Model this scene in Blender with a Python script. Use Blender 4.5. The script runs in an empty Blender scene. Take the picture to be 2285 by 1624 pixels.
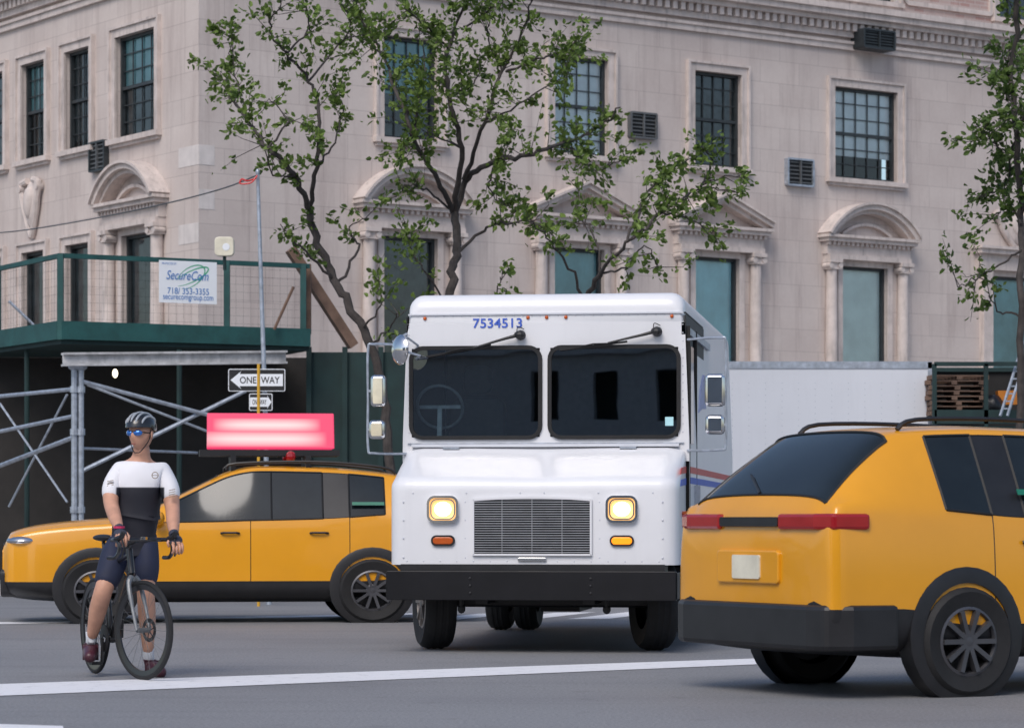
import bpy, bmesh, math, random
from mathutils import Vector, Matrix
R=math.radians; C=bpy.context.scene.collection; F=6500.0; H=1.1
def P(u,v,Y): return Vector(((u-1142.5)*Y/F, Y, H+(1160-v)*Y/F))
def RZ(a): return Matrix.Rotation(R(a),4,'Z')
def T(*p): return Matrix.Translation(Vector(p))
# ---------------- materials
def nmat(name):
    m=bpy.data.materials.new(name); m.use_nodes=True; nt=m.node_tree
    return m,nt,nt.nodes['Principled BSDF']
def mixc(nt,fac,a,b,mode='MIX'):
    n=nt.nodes.new('ShaderNodeMix'); n.data_type='RGBA'; n.blend_type=mode
    for s,x in ((0,fac),(6,a),(7,b)):
        if hasattr(x,'is_output'): nt.links.new(x,n.inputs[s])
        elif s==0: n.inputs[0].default_value=x
        else: n.inputs[s].default_value=(*x,1)
    return n.outputs[2]
def mth(nt,op,a,b=0.0,clamp=False):
    n=nt.nodes.new('ShaderNodeMath'); n.operation=op; n.use_clamp=clamp
    for i,x in enumerate((a,b)):
        if hasattr(x,'is_output'): nt.links.new(x,n.inputs[i])
        else: n.inputs[i].default_value=x
    return n.outputs[0]
def noise(nt,vec,scale,det=4,rough=.6):
    n=nt.nodes.new('ShaderNodeTexNoise'); n.inputs['Scale'].default_value=scale; n.inputs['Detail'].default_value=det; n.inputs['Roughness'].default_value=rough
    if vec: nt.links.new(vec,n.inputs['Vector'])
    return n.outputs['Fac']
def ramp(nt,x,a,b,lo=0,hi=1):
    n=nt.nodes.new('ShaderNodeMapRange'); nt.links.new(x,n.inputs[0])
    for i,q in enumerate((a,b,lo,hi)): n.inputs[i+1].default_value=q
    return n.outputs[0]
def bump(nt,b,h,st,dist=.01):
    n=nt.nodes.new('ShaderNodeBump'); n.inputs['Strength'].default_value=st; n.inputs['Distance'].default_value=dist
    nt.links.new(h,n.inputs['Height']); nt.links.new(n.outputs[0],b.inputs['Normal'])
def ocoord(nt): return nt.nodes.new('ShaderNodeTexCoord').outputs['Object']
def mat(name,col,rough=.6,metal=0,var=.12,scale=6,bmp=0,coat=0,em=None,es=0,dirt=0,spec=.5):
    if name in bpy.data.materials: return bpy.data.materials[name]
    m,nt,b=nmat(name); oc=ocoord(nt)
    f=ramp(nt,noise(nt,oc,scale),.3,.7)
    c=mixc(nt,f,[x*(1-var) for x in col],[min(1,x*(1+var)) for x in col])
    if dirt:
        mp=nt.nodes.new('ShaderNodeMapping'); mp.inputs['Scale'].default_value=(9,9,1.2); nt.links.new(oc,mp.inputs[0])
        d=ramp(nt,noise(nt,mp.outputs[0],1,5),.52,.78,0,dirt); c=mixc(nt,d,c,[x*.45 for x in col])
    nt.links.new(c,b.inputs['Base Color'])
    b.inputs['Roughness'].default_value=rough; b.inputs['Metallic'].default_value=metal
    b.inputs['Coat Weight'].default_value=coat; b.inputs['Coat Roughness'].default_value=.06; b.inputs['Specular IOR Level'].default_value=spec
    if em: b.inputs['Emission Color'].default_value=(*em,1); b.inputs['Emission Strength'].default_value=es
    if bmp: bump(nt,b,noise(nt,oc,scale*6),bmp)
    return m
def glassm(name,tint,fac=.2,rough=.03,wob=.04):
    m=bpy.data.materials.new(name); m.use_nodes=True; nt=m.node_tree; nt.nodes.clear()
    o=nt.nodes.new('ShaderNodeOutputMaterial'); t=nt.nodes.new('ShaderNodeBsdfTransparent'); g=nt.nodes.new('ShaderNodeBsdfGlossy'); x=nt.nodes.new('ShaderNodeMixShader')
    t.inputs[0].default_value=(*tint,1); g.inputs['Roughness'].default_value=rough
    n=nt.nodes.new('ShaderNodeTexNoise'); n.inputs['Scale'].default_value=1.2
    bp=nt.nodes.new('ShaderNodeBump'); bp.inputs['Strength'].default_value=wob; bp.inputs['Distance'].default_value=.05; nt.links.new(n.outputs[0],bp.inputs['Height']); nt.links.new(bp.outputs[0],g.inputs['Normal'])
    lw=nt.nodes.new('ShaderNodeFresnel'); lw.inputs[0].default_value=1.5
    f=ramp(nt,lw.outputs[0],0,1,fac,1); nt.links.new(f,x.inputs[0])
    nt.links.new(t.outputs[0],x.inputs[1]); nt.links.new(g.outputs[0],x.inputs[2]); nt.links.new(x.outputs[0],o.inputs[0]); return m
def stonem(name,c1,c2,mort,bw=1.05,bh=.46,ms=.008,bs=-.35):
    m,nt,b=nmat(name); oc=ocoord(nt)
    sp=nt.nodes.new('ShaderNodeSeparateXYZ'); nt.links.new(oc,sp.inputs[0]); cb=nt.nodes.new('ShaderNodeCombineXYZ'); nt.links.new(sp.outputs[0],cb.inputs[0]); nt.links.new(sp.outputs[2],cb.inputs[1])
    br=nt.nodes.new('ShaderNodeTexBrick'); nt.links.new(cb.outputs[0],br.inputs['Vector'])
    for k,q in (('Scale',1),('Mortar Size',ms),('Mortar Smooth',.4),('Brick Width',bw),('Row Height',bh),('Bias',-.1)): br.inputs[k].default_value=q
    for k,q in (('Color1',c1),('Color2',c2),('Mortar',mort)): br.inputs[k].default_value=(*q,1)
    n1=ramp(nt,noise(nt,oc,.5,6,.65),.38,.70,0,.65)
    c=mixc(nt,n1,br.outputs['Color'],(.76,.72,.72),'MULTIPLY')
    mp=nt.nodes.new('ShaderNodeMapping'); mp.inputs['Scale'].default_value=(3.2,3.2,.25); nt.links.new(oc,mp.inputs[0])
    n2=ramp(nt,noise(nt,mp.outputs[0],1,5,.7),.50,.76,0,.75); c=mixc(nt,n2,c,(.64,.60,.60),'MULTIPLY')
    n3=ramp(nt,noise(nt,oc,14,5,.7),.3,.7,0,.3); c=mixc(nt,n3,c,(.84,.80,.79),'MULTIPLY')
    nt.links.new(c,b.inputs['Base Color']); b.inputs['Roughness'].default_value=.85
    bump(nt,b,br.outputs['Fac'],bs,.02); return m
def asphaltm():
    m,nt,b=nmat('asphalt'); oc=ocoord(nt)
    c=mixc(nt,ramp(nt,noise(nt,oc,45,3,.8),.3,.7),(.13,.131,.136),(.33,.330,.34))
    c=mixc(nt,ramp(nt,noise(nt,oc,.35,5),.4,.65,0,.5),c,(.78,.78,.79),'MULTIPLY')
    mp=nt.nodes.new('ShaderNodeMapping'); mp.inputs['Rotation'].default_value=(0,0,R(-35)); mp.inputs['Scale'].default_value=(.12,1.4,1); nt.links.new(oc,mp.inputs[0])
    c=mixc(nt,ramp(nt,noise(nt,mp.outputs[0],1,4),.48,.68,0,.5),c,(.72,.72,.74),'MULTIPLY')
    c=mixc(nt,ramp(nt,noise(nt,oc,3.5,2,.4),.66,.72,0,.35),c,(.6,.6,.6),'MULTIPLY')
    nt.links.new(c,b.inputs['Base Color']); b.inputs['Roughness'].default_value=.62; bump(nt,b,noise(nt,oc,70,3,.8),.6,.006); return m
def paintlinem():
    m,nt,b=nmat('road_paint'); oc=ocoord(nt)
    c=mixc(nt,ramp(nt,noise(nt,oc,9,6,.8),.54,.70,0,.8),(.78,.78,.80),(.38,.38,.39)); nt.links.new(c,b.inputs['Base Color']); b.inputs['Roughness'].default_value=.6; return m
def leafm(name,a,bb):
    m,nt,b=nmat(name); g=nt.nodes.new('ShaderNodeNewGeometry'); oc=ocoord(nt)
    c=mixc(nt,g.outputs['Random Per Island'],a,bb); c=mixc(nt,ramp(nt,noise(nt,oc,1.3),.35,.65,0,.5),c,(.55,.6,.5),'MULTIPLY')
    nt.links.new(c,b.inputs['Base Color']); b.inputs['Roughness'].default_value=.5; b.inputs['Specular IOR Level'].default_value=.35
    tr=nt.nodes.new('ShaderNodeBsdfTranslucent'); nt.links.new(c,tr.inputs[0]); mx=nt.nodes.new('ShaderNodeMixShader'); mx.inputs[0].default_value=.3
    o=nt.nodes['Material Output']; nt.links.new(b.outputs[0],mx.inputs[1]); nt.links.new(tr.outputs[0],mx.inputs[2]); nt.links.new(mx.outputs[0],o.inputs[0])
    return m
def displaym():
    m,nt,b=nmat('pink_lit_display'); oc=ocoord(nt); sp=nt.nodes.new('ShaderNodeSeparateXYZ'); nt.links.new(oc,sp.inputs[0]); X,Z=sp.outputs[0],sp.outputs[2]; tot=None
    for zc,h,xc,wd in ((2.14,.075,-.32,.55),(1.985,.085,-.27,.66)):
        a=mth(nt,'SUBTRACT',1,mth(nt,'DIVIDE',mth(nt,'ABSOLUTE',mth(nt,'SUBTRACT',Z,zc)),h),True)
        e=mth(nt,'SUBTRACT',1,mth(nt,'POWER',mth(nt,'DIVIDE',mth(nt,'ABSOLUTE',mth(nt,'SUBTRACT',X,xc)),wd),4),True)
        f=mth(nt,'MULTIPLY',mth(nt,'POWER',a,.6),e); tot=f if tot is None else mth(nt,'MAXIMUM',tot,f)
    c=mixc(nt,tot,(.90,.045,.15),(1,.80,.78)); nt.links.new(c,b.inputs['Emission Color']); b.inputs['Emission Strength'].default_value=.95; b.inputs['Base Color'].default_value=(.1,.02,.03,1); return m
M={}
M['stone']=stonem('limestone',(.63,.555,.515),(.575,.505,.47),(.48,.415,.39))
M['trim']=mat('carved_limestone',(.58,.505,.47),.85,var=.15,scale=3,bmp=.3,dirt=.75)
M['quoin']=mat('pale_patched_stone',(.64,.585,.56),.8,var=.08,scale=4,dirt=.4)
M['opp']=mat('grey_render_wall',(.42,.43,.45),.8)
M['brick']=stonem('pink_brick',(.46,.29,.26),(.55,.44,.40),(.55,.48,.45),.3,.085,.012)
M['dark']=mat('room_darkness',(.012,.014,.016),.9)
M['sash']=mat('dark_window_frame',(.026,.032,.036),.45,var=.3)
M['sashl']=mat('grey_metal_louvre',(.10,.105,.11),.5,var=.2)
M['pane']=glassm('window_glass',(.96,1,1),.06)
M['blindw']=mat('white_blind',(.86,.90,.92),.8,scale=3,var=.10)
M['blindt']=mat('teal_shade',(.24,.46,.48),.7,scale=2,var=.2)
M['blindb']=mat('bright_teal_shade',(.50,.78,.82),.7,scale=2,var=.12)
M['blindp']=mat('pale_green_shade',(.84,.92,.88),.7,scale=2,var=.08)
M['blindd']=mat('dark_curtain',(.06,.075,.08),.8,scale=3,var=.6)
M['asphalt']=asphaltm(); M['line']=paintlinem()
M['pave']=mat('concrete_pavement',(.3,.29,.28),.85,scale=2,var=.15,bmp=.3)
M['white']=mat('white_truck_paint',(.755,.76,.785),.36,coat=.2,var=.02,scale=2,dirt=.07)
M['whited']=mat('white_trailer_panel',(.62,.64,.69),.5,var=.03,scale=.8,dirt=.08)
M['rubber']=mat('black_rubber',(.012,.012,.013),.75,var=.3,bmp=.2)
M['blackp']=mat('black_plastic',(.014,.014,.016),.45,var=.25)
M['bumper']=mat('black_bumper_paint',(.007,.007,.009),.45,var=.3,scale=4,spec=.3)
M['chrome']=mat('chrome',(.75,.75,.76),.12,1,var=.1)
M['steel']=mat('galvanised_steel',(.42,.46,.52),.45,.6,var=.25,scale=12)
M['ltgrille']=mat('grille_metal',(.50,.51,.54),.35,.5)
M['wsh']=glassm('windshield_glass',(.55,.66,.68),.22,.01,.012)
M['cabin']=mat('dark_cabin_trim',(.02,.024,.028),.6)
M['amber']=mat('amber_lens',(.5,.09,.01),.25,var=.2)
M['amberlit']=mat('amber_lamp_lit',(.6,.12,.01),.3,em=(1,.25,.004),es=1.6)
M['head']=mat('headlight_lit',(.9,.62,.3),.25,em=(1,.50,.14),es=.9)
M['headc']=mat('headlight_core',(1,.95,.8),.3,em=(1,.80,.46),es=3.5)
M['blue']=mat('blue_paint',(.05,.12,.55),.5,var=.05)
M['sblue']=mat('sign_lettering_blue',(.05,.20,.52),.5,var=.05)
M['red']=mat('red_paint',(.62,.05,.05),.45,var=.05)
M['redlens']=mat('red_lamp_lens',(.28,.006,.010),.2,coat=.5,em=(1,.02,.02),es=.04)
M['yellow']=mat('taxi_yellow_paint',(.76,.33,.008),.28,coat=.7,var=.05,scale=1.5)
M['carglass']=mat('dark_car_glass',(.012,.017,.020),.08,coat=.15,var=.3,scale=2,spec=.45)
M['alloy']=mat('alloy_rim',(.10,.10,.11),.4,.6)
M['steelrim']=mat('dull_steel_rim',(.30,.27,.25),.5,.5,var=.3)
M['seam']=mat('seam_black',(.008,.008,.008),.6)
M['pink']=displaym()
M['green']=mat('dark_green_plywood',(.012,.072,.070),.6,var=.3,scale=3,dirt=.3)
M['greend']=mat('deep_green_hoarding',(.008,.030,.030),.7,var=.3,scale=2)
M['brown']=mat('brown_shade_and_panel',(.016,.014,.013),.8,var=.5,scale=1.5)  # carries the shade under the shed in its colour; also the pen's back panel
M['wood']=mat('weathered_timber',(.17,.105,.075),.8,var=.3,scale=5,bmp=.3)
M['beam']=mat('weathered_white_beam',(.50,.50,.51),.7,var=.3,scale=5,dirt=.7)
M['signw']=mat('sign_white',(.80,.83,.87),.5,var=.02)
M['signb']=mat('sign_black',(.012,.012,.014),.5)
M['ygreen']=mat('logo_green',(.08,.42,.24),.5)
M['ypole']=mat('yellow_pole',(.65,.36,.03),.5)
M['cream']=mat('cream_lamp_housing',(.72,.68,.55),.4)
M['bulb']=mat('lit_bulb',(1,.9,.7),.4,em=(1,.85,.6),es=3)
M['bark']=mat('tree_bark',(.055,.046,.042),.9,var=.4,scale=9,bmp=.5)
M['leaf']=leafm('foliage_green',(.065,.115,.022),(.21,.30,.065))
M['leafd']=leafm('foliage_dark_green',(.05,.095,.02),(.15,.225,.05))
M['skin']=mat('tanned_skin',(.56,.30,.205),.55,var=.14,scale=9)
M['navy']=mat('navy_shorts',(.014,.020,.050),.75,var=.2)
M['shoe']=mat('maroon_shoe',(.06,.015,.025),.4,var=.3)
M['sock']=mat('white_sock',(.7,.72,.75),.8)
M['glove']=mat('dark_glove',(.04,.045,.07),.8)
M['helmet']=mat('helmet_black',(.012,.012,.014),.25,coat=.6)
M['silver']=mat('silver_trim',(.5,.52,.54),.3,.3)
M['shades']=mat('blue_mirror_lens',(.03,.18,.6),.08,.6,coat=1)
M['carbon']=mat('black_bike_frame',(.014,.014,.016),.3,coat=.4)
M['gfork']=mat('grey_fork',(.20,.21,.22),.35,.3)
M['lips']=mat('mouth',(.32,.11,.09),.6)
M['orange']=mat('orange_plastic',(.75,.25,.03),.5)
M['bag']=mat('black_bag',(.012,.013,.016),.3,bmp=.6)
# ---------------- mesh builder
class MB:
    def __init__(s,Mx=None): s.v=[];s.f=[];s.mi=[];s.M=Mx
    def add(s,vs,fs,m=0):
        o=len(s.v)
        for p in vs:
            p=Vector(p); s.v.append(tuple(s.M@p) if s.M else tuple(p))
        for f in fs: s.f.append(tuple(o+i for i in f)); s.mi.append(m)
    def box(s,x0,x1,y0,y1,z0,z1,m=0):
        s.add([(x,y,z) for x in (x0,x1) for y in (y0,y1) for z in (z0,z1)],[(0,1,3,2),(4,6,7,5),(0,4,5,1),(2,3,7,6),(0,2,6,4),(1,5,7,3)],m)
    def bar(s,p,q,w,h=None,m=0,up=(0,0,1)):
        h=h or w; p=Vector(p);q=Vector(q);d=(q-p).normalized(); u=Vector(up)
        if abs(d.dot(u))>.98: u=Vector((0,1,0))
        a=d.cross(u).normalized()*w/2; b=a.cross(d).normalized()*h/2
        s.add([e+i*a+j*b for e in (p,q) for i,j in ((-1,-1),(1,-1),(1,1),(-1,1))],[(0,1,2,3),(7,6,5,4),(0,4,5,1),(1,5,6,2),(2,6,7,3),(3,7,4,0)],m)
    def tube(s,pts,r,n=8,m=0):
        pts=[Vector(p) for p in pts]; k=len(pts); rs=r if isinstance(r,(list,tuple)) else [r]*k
        t0=(pts[1]-pts[0]).normalized(); a=t0.cross(Vector((0,0,1)) if abs(t0.z)<.9 else Vector((1,0,0))).normalized(); vs=[];fs=[]
        for i,p in enumerate(pts):
            t=(pts[min(i+1,k-1)]-pts[max(i-1,0)]).normalized(); a=(a-t*a.dot(t)).normalized(); b=t.cross(a)
            for j in range(n): g=2*math.pi*j/n; vs.append(p+(a*math.cos(g)+b*math.sin(g))*rs[i])
        for i in range(k-1):
            for j in range(n): fs.append((i*n+j,i*n+(j+1)%n,(i+1)*n+(j+1)%n,(i+1)*n+j))
        fs.append(tuple(range(n))[::-1]); fs.append(tuple((k-1)*n+j for j in range(n))); s.add(vs,fs,m)
    def prism(s,poly,a,b,ax='y',m=0):
        n=len(poly); g={'y':lambda u,v,w:(u,w,v),'x':lambda u,v,w:(w,u,v),'z':lambda u,v,w:(u,v,w)}[ax]
        vs=[g(u,v,a) for u,v in poly]+[g(u,v,b) for u,v in poly]
        s.add(vs,[tuple(range(n)),tuple(range(n,2*n))[::-1]]+[(i,(i+1)%n,n+(i+1)%n,n+i) for i in range(n)],m)
    def lathe(s,prof,n,Mx,m=0):   # profile (r, y), about local y
        vs=[];fs=[]
        for r,y in prof:
            for j in range(n): g=2*math.pi*j/n; vs.append(Mx@Vector((r*math.cos(g),y,r*math.sin(g))))
        for i in range(len(prof)-1):
            for j in range(n): fs.append((i*n+j,i*n+(j+1)%n,(i+1)*n+(j+1)%n,(i+1)*n+j))
        s.add(vs,fs,m)
    def ell(s,c,r,nu=12,nv=8,m=0,Mx=None,fn=None):
        vs=[];fs=[]
        for i in range(nv+1):
            th=math.pi*i/nv
            for j in range(nu):
                g=2*math.pi*j/nu; p=Vector((math.sin(th)*math.cos(g),math.sin(th)*math.sin(g),math.cos(th)))
                if fn: p=fn(p)
                p=Vector((p.x*r[0],p.y*r[1],p.z*r[2]))
                if Mx: p=Mx@p
                vs.append(p+Vector(c))
        for i in range(nv):
            for j in range(nu): fs.append((i*nu+j,i*nu+(j+1)%nu,(i+1)*nu+(j+1)%nu,(i+1)*nu+j))
        s.add(vs,fs,m)
    def rring(s,x0,x1,z0,z1,r,w,y0,y1,m=0,n=6):
        a=rrect(x0,x1,z0,z1,r,n); b=rrect(x0-w,x1+w,z0-w,z1+w,r+w,n); k=len(a)
        vs=[(p[0],y,p[1]) for L,y in ((a,y0),(b,y0),(a,y1),(b,y1)) for p in L]; fs=[]
        for i in range(k):
            j=(i+1)%k; fs+=[(i,j,k+j,k+i),(k+i,k+j,3*k+j,3*k+i),(i,2*k+i,2*k+j,j)]
        s.add(vs,fs,m)
    def build(s,name,mats,par=None,smooth=False,bev=0,loc=None,rz=None,fix=True):
        me=bpy.data.meshes.new(name); me.from_pydata(s.v,[],s.f)
        if not isinstance(mats,(list,tuple)): mats=[mats]
        for k in mats: me.materials.append(M[k] if isinstance(k,str) else k)
        me.polygons.foreach_set('material_index',s.mi)
        if fix:
            bm=bmesh.new(); bm.from_mesh(me); bmesh.ops.remove_doubles(bm,verts=bm.verts,dist=.00005); bmesh.ops.recalc_face_normals(bm,faces=bm.faces); bm.to_mesh(me); bm.free()
        if smooth: me.shade_smooth(); me.set_sharp_from_angle(angle=R(42))
        ob=bpy.data.objects.new(name,me); C.objects.link(ob)
        if par: ob.parent=par
        if loc is not None: ob.location=loc
        if rz is not None: ob.rotation_euler=(0,0,rz)
        if bev: b=ob.modifiers.new('b','BEVEL'); b.width=bev; b.segments=2; b.limit_method='ANGLE'
        return ob
def rrect(x0,x1,z0,z1,r,n=5):
    o=[]
    for cx,cz,a in ((x1-r,z0+r,-90),(x1-r,z1-r,0),(x0+r,z1-r,90),(x0+r,z0+r,180)):
        for i in range(n+1): g=R(a+90*i/n); o.append((cx+r*math.cos(g),cz+r*math.sin(g)))
    return o
def tag(o,label,cat,group=None,kind=None):
    if label: o['label']=label
    if cat: o['category']=cat
    if group: o['group']=group
    if kind: o['kind']=kind
    return o
def thing(name,label,cat,loc=(0,0,0),rz=0,group=None):
    o=bpy.data.objects.new(name,None); C.objects.link(o); o.location=loc; o.rotation_euler=(0,0,rz); return tag(o,label,cat,group)
def textmesh(mb,s,w,h,Mx,shear=0,bold=.0):   # lettering scaled to fit w x h
    cu=bpy.data.curves.new('t','FONT'); cu.body=s; cu.size=1; cu.offset=bold; cu.shear=shear
    ob=bpy.data.objects.new('t',cu); C.objects.link(ob); dg=bpy.context.evaluated_depsgraph_get(); dg.update()
    me=bpy.data.meshes.new_from_object(ob.evaluated_get(dg)); xs=[v.co.x for v in me.vertices]; ys=[v.co.y for v in me.vertices]
    kx=w/(max(xs)-min(xs)); ky=h/(max(ys)-min(ys)); ox=(max(xs)+min(xs))/2; oy=(max(ys)+min(ys))/2
    vs=[Mx@Vector(((v.co.x-ox)*kx,0,(v.co.y-oy)*ky)) for v in me.vertices]
    mb.add(vs,[tuple(p.vertices) for p in me.polygons]); bpy.data.objects.remove(ob); bpy.data.meshes.remove(me)
def spline(pts,n=4):
    pts=[Vector(p) for p in pts]; o=[]
    for i in range(len(pts)-1):
        a=pts[max(i-1,0)];b=pts[i];c=pts[i+1];d=pts[min(i+2,len(pts)-1)]
        for k in range(n):
            t=k/n; o.append(.5*((2*b)+(c-a)*t+(2*a-5*b+4*c-d)*t*t+(3*b-a-3*c+d)*t**3))
    o.append(pts[-1]); return o
random.seed(4)
# ---------------- ground
g=MB(); g.add([(-300,-120,0),(300,-120,0),(300,500,0),(-300,500,0)],[(0,1,2,3)]); tag(g.build('road','asphalt'),'',None,kind='structure')
CX,CY=-5.64,52.45; AR,AL=35,-55
def quadline(name,pts,z=.004,m='line'):
    q=MB(); q.add([(x,y,z) for x,y in pts],[tuple(range(len(pts)))]); return tag(q.build(name,m,fix=False),'',None,kind='structure')
def gp(u,v): Y=H*F/(v-1160); return ((u-1142.5)*Y/F,Y)
quadline('stop_line',[gp(-80,1556),gp(-80,1529),gp(1840,1464),gp(1840,1476)])
quadline('painted_mark',[gp(-60,1650),gp(150,1650),gp(140,1620),gp(-60,1614)])
quadline('thin_pale_line',[gp(-60,1394),gp(-60,1389),gp(920,1368),gp(920,1371.5)])  # thin pale strip across the ground at the left
cw=MB()
for i in range(9):
    x0=-1.2+i*.9; cw.add([(x0,31.6+i*.35,.004),(x0+.5,31.8+i*.35,.004),(x0+1.3,34.4+i*.35,.004),(x0+.8,34.2+i*.35,.004)],[(0,1,2,3)])
tag(cw.build('crosswalk','line',fix=False),'',None,kind='structure')
dR=Vector((math.cos(R(35)),math.sin(R(35)),0)); dL=Vector((-math.sin(R(35)),math.cos(R(35)),0)); cor=Vector((CX,CY,0))
K0=cor-dL*7.6-dR*6.9
pv=MB(); a=K0; b=K0+dR*60; c=b+dL*12; d=K0+dL*60; e=d+dR*12
pv.prism([(p.x,p.y) for p in (a,b,c,cor+dR*.1+dL*.1,e,d)],-.05,.14,'z'); tag(pv.build('pavement','pave'),'',None,kind='structure')
kb=MB(); kb.bar(a-dL*.08+Vector((0,0,.07)),b-dL*.08+Vector((0,0,.07)),.16,.17); kb.bar(a-dR*.08+Vector((0,0,.07)),d-dR*.08+Vector((0,0,.07)),.16,.17); tag(kb.build('kerb','trim'),'',None,kind='structure')
# ---------------- building
bld=thing('stone_building','pale limestone corner apartment building with pedimented windows and dentilled cornice','building',(CX,CY,0))
def fac(o,ang): o.rotation_euler=(0,0,R(ang)); return o
def wall(mb,x0,x1,z0,z1,holes,depth=.34):
    xs=sorted({x0,x1,*[h[0] for h in holes],*[h[1] for h in holes]}); zs=sorted({z0,z1,*[h[2] for h in holes],*[h[3] for h in holes]})
    xs=[x for x in xs if x0<=x<=x1]; zs=[z for z in zs if z0<=z<=z1]
    for i in range(len(xs)-1):
        for j in range(len(zs)-1):
            cx=(xs[i]+xs[i+1])/2; cz=(zs[j]+zs[j+1])/2
            if any(h[0]<cx<h[1] and h[2]<cz<h[3] for h in holes): continue
            mb.add([(xs[i],0,zs[j]),(xs[i+1],0,zs[j]),(xs[i+1],0,zs[j+1]),(xs[i],0,zs[j+1])],[(0,1,2,3)])
    for a,b,c,d in holes:
        for p,q in (((a,c),(b,c)),((b,c),(b,d)),((b,d),(a,d)),((a,d),(a,c))):
            mb.add([(p[0],0,p[1]),(q[0],0,q[1]),(q[0],depth,q[1]),(p[0],depth,p[1])],[(0,1,2,3)])
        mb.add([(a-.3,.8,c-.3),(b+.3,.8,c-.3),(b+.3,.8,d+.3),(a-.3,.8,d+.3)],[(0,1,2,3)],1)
ZU=(8.28,10.2); ZL=(3.3,6.44)
RU=[(3.93,5.14),(7.88,9.19),(11.38,12.6),(15.13,16.9),(21.5,23)]; RL=[(3.93,5.14),(7.88,9.1),(11.4,12.55),(15.35,16.62),(19.75,21.1)]
LU=[(-3.2,-1.62),(-5.33,-4.28),(-7.28,-6.22),(-9.4,-8.12)]; LL=[(-2.95,-1.77),(-5.3,-4.3),(-7.25,-6.25),(-9.3,-8.2)]
ZT=(12.1,14.2); RT=[(15.13,16.8),(19.9,21.5),(8,9.3)]
for ang,x0,x1,hs in ((AR,0,34,[(a,b,*ZU) for a,b in RU]+[(a,b,*ZL) for a,b in RL]),(AL,-16,0,[(a,b,*ZU) for a,b in LU]+[(a,b,*ZL) for a,b in LL])):
    w=MB(); wall(w,x0,x1,0,11.8,hs); fac(w.build('wall',['stone','dark'],bld,fix=False),ang)
    w=MB(); wall(w,x0,x1,11.8,15,[(a,b,*ZT) for a,b in RT] if ang==AR else []); fac(w.build('upper_wall',['brick','dark'],bld,fix=False),ang)
    k=MB(); k.box(x0-(.07 if ang==AR else 0),x1+(.07 if ang==AL else 0),-.07,.0,10.98,11.1); k.box(x0,x1,-.11,-.0,11.1,11.16)
    x=x0+.1
    while x<x1-.1: k.box(x,x+.11,-.2,0,11.36,11.52); x+=.2
    k.box(x0,x1,-.1,0,11.24,11.36); k.box(x0,x1,-.26,0,11.52,11.62); k.box(x0,x1,-.38,0,11.62,11.74); k.box(x0,x1,-.44,0,11.74,11.86)
    fac(k.build('cornice','trim',bld),ang)
rf=MB(); rf.prism([(p.x-CX,p.y-CY) for p in (cor,cor+dR*34,cor+dR*34+dL*16,cor+dL*16)],14.99,15.1,'z'); rf.build('roof','trim',bld)
for a,b in ((13.0,14.8),(17.2,19.6),(9.8,12.4)): q=MB(); q.rring(a,b,12.2,14.3,.02,.1,-.06,.0); fac(q.build('panel_moulding','trim',bld),AR)
def window(ang,x0,x1,z0,z1,cols,rows,blind,surround=True):
    f=MB(); y=.13; t=.06
    f.box(x0,x0+t,y-.05,y+.06,z0,z1); f.box(x1-t,x1,y-.05,y+.06,z0,z1); f.box(x0+t,x1-t,y-.05,y+.06,z0,z0+t); f.box(x0+t,x1-t,y-.05,y+.06,z1-t,z1)
    if rows>1:
        zm=(z0+z1)/2; f.box(x0+t,x1-t,y-.04,y+.02,zm-.03,zm+.03)
        for i in range(1,cols): x=x0+t+(x1-x0-2*t)*i/cols; f.box(x-.010,x+.010,y-.01,y+.012,z0+t,z1-t)
        for j in range(1,rows):
            z=z0+(z1-z0)*j/rows
            if abs(z-zm)>.05: f.box(x0+t,x1-t,y-.009,y+.010,z-.010,z+.010)
    o=fac(f.build('window','sash',bld),ang)
    p=MB(); yy=y+.022; p.add([(x0+t,yy,z0+t),(x1-t,yy,z0+t),(x1-t,yy,z1-t),(x0+t,yy,z1-t)],[(0,1,2,3)]); p.build('glass','pane',o,fix=False)
    if blind:
        for q,(bt,d0,d1,nm) in enumerate(blind):
            p=MB(); zz1=z1-(z1-z0)*d0; zz0=z1-(z1-z0)*d1; n=14; vs=[];fs=[]
            for i in range(n+1):
                xx=x0+.02+(x1-x0-.04)*i/n; yy=y+.04+.015*q+.006*(i%2); vs+=[(xx,yy,zz0),(xx,yy,zz1)]
            fs=[(2*i,2*i+2,2*i+3,2*i+1) for i in range(n)]; p.add(vs,fs); p.build(nm,bt,o,fix=False)
    if surround:
        s=MB(); w=.15
        s.box(x0-w,x0,-.05,.02,z0,z1+w); s.box(x1,x1+w,-.05,.02,z0,z1+w); s.box(x0,x1,-.05,.02,z1,z1+w)
        s.box(x0-w-.05,x0-w,-.09,.01,z0,z1+w+.05); s.box(x1+w,x1+w+.05,-.09,.01,z0,z1+w+.05); s.box(x0-w,x1+w,-.09,.01,z1+w,z1+w+.05)
        s.box(x0-w-.08,x1+w+.08,-.13,.04,z0-.1,z0); s.box(x0-w-.03,x1+w+.03,-.07,.0,z0-.16,z0-.1); s.build('surround','trim',o)
    return o
bl=[[('blindt',0,.55,'blind'),('blindd',.5,1,'curtain')],[('blindw',0,.95,'blind')],[('blindd',0,1,'curtain')],[('blindw',0,.74,'blind')],None]
for (a,b),x,c in zip(RU,bl,(4,4,4,5,4)): window(AR,a,b,*ZU,c,6,x)
for (a,b),x in zip(RL,('blindd','blindt','blindb','blindp','blindt')): window(AR,a,b,*ZL,1,1,[(x,0,1,'shade')],surround=False)
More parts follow.
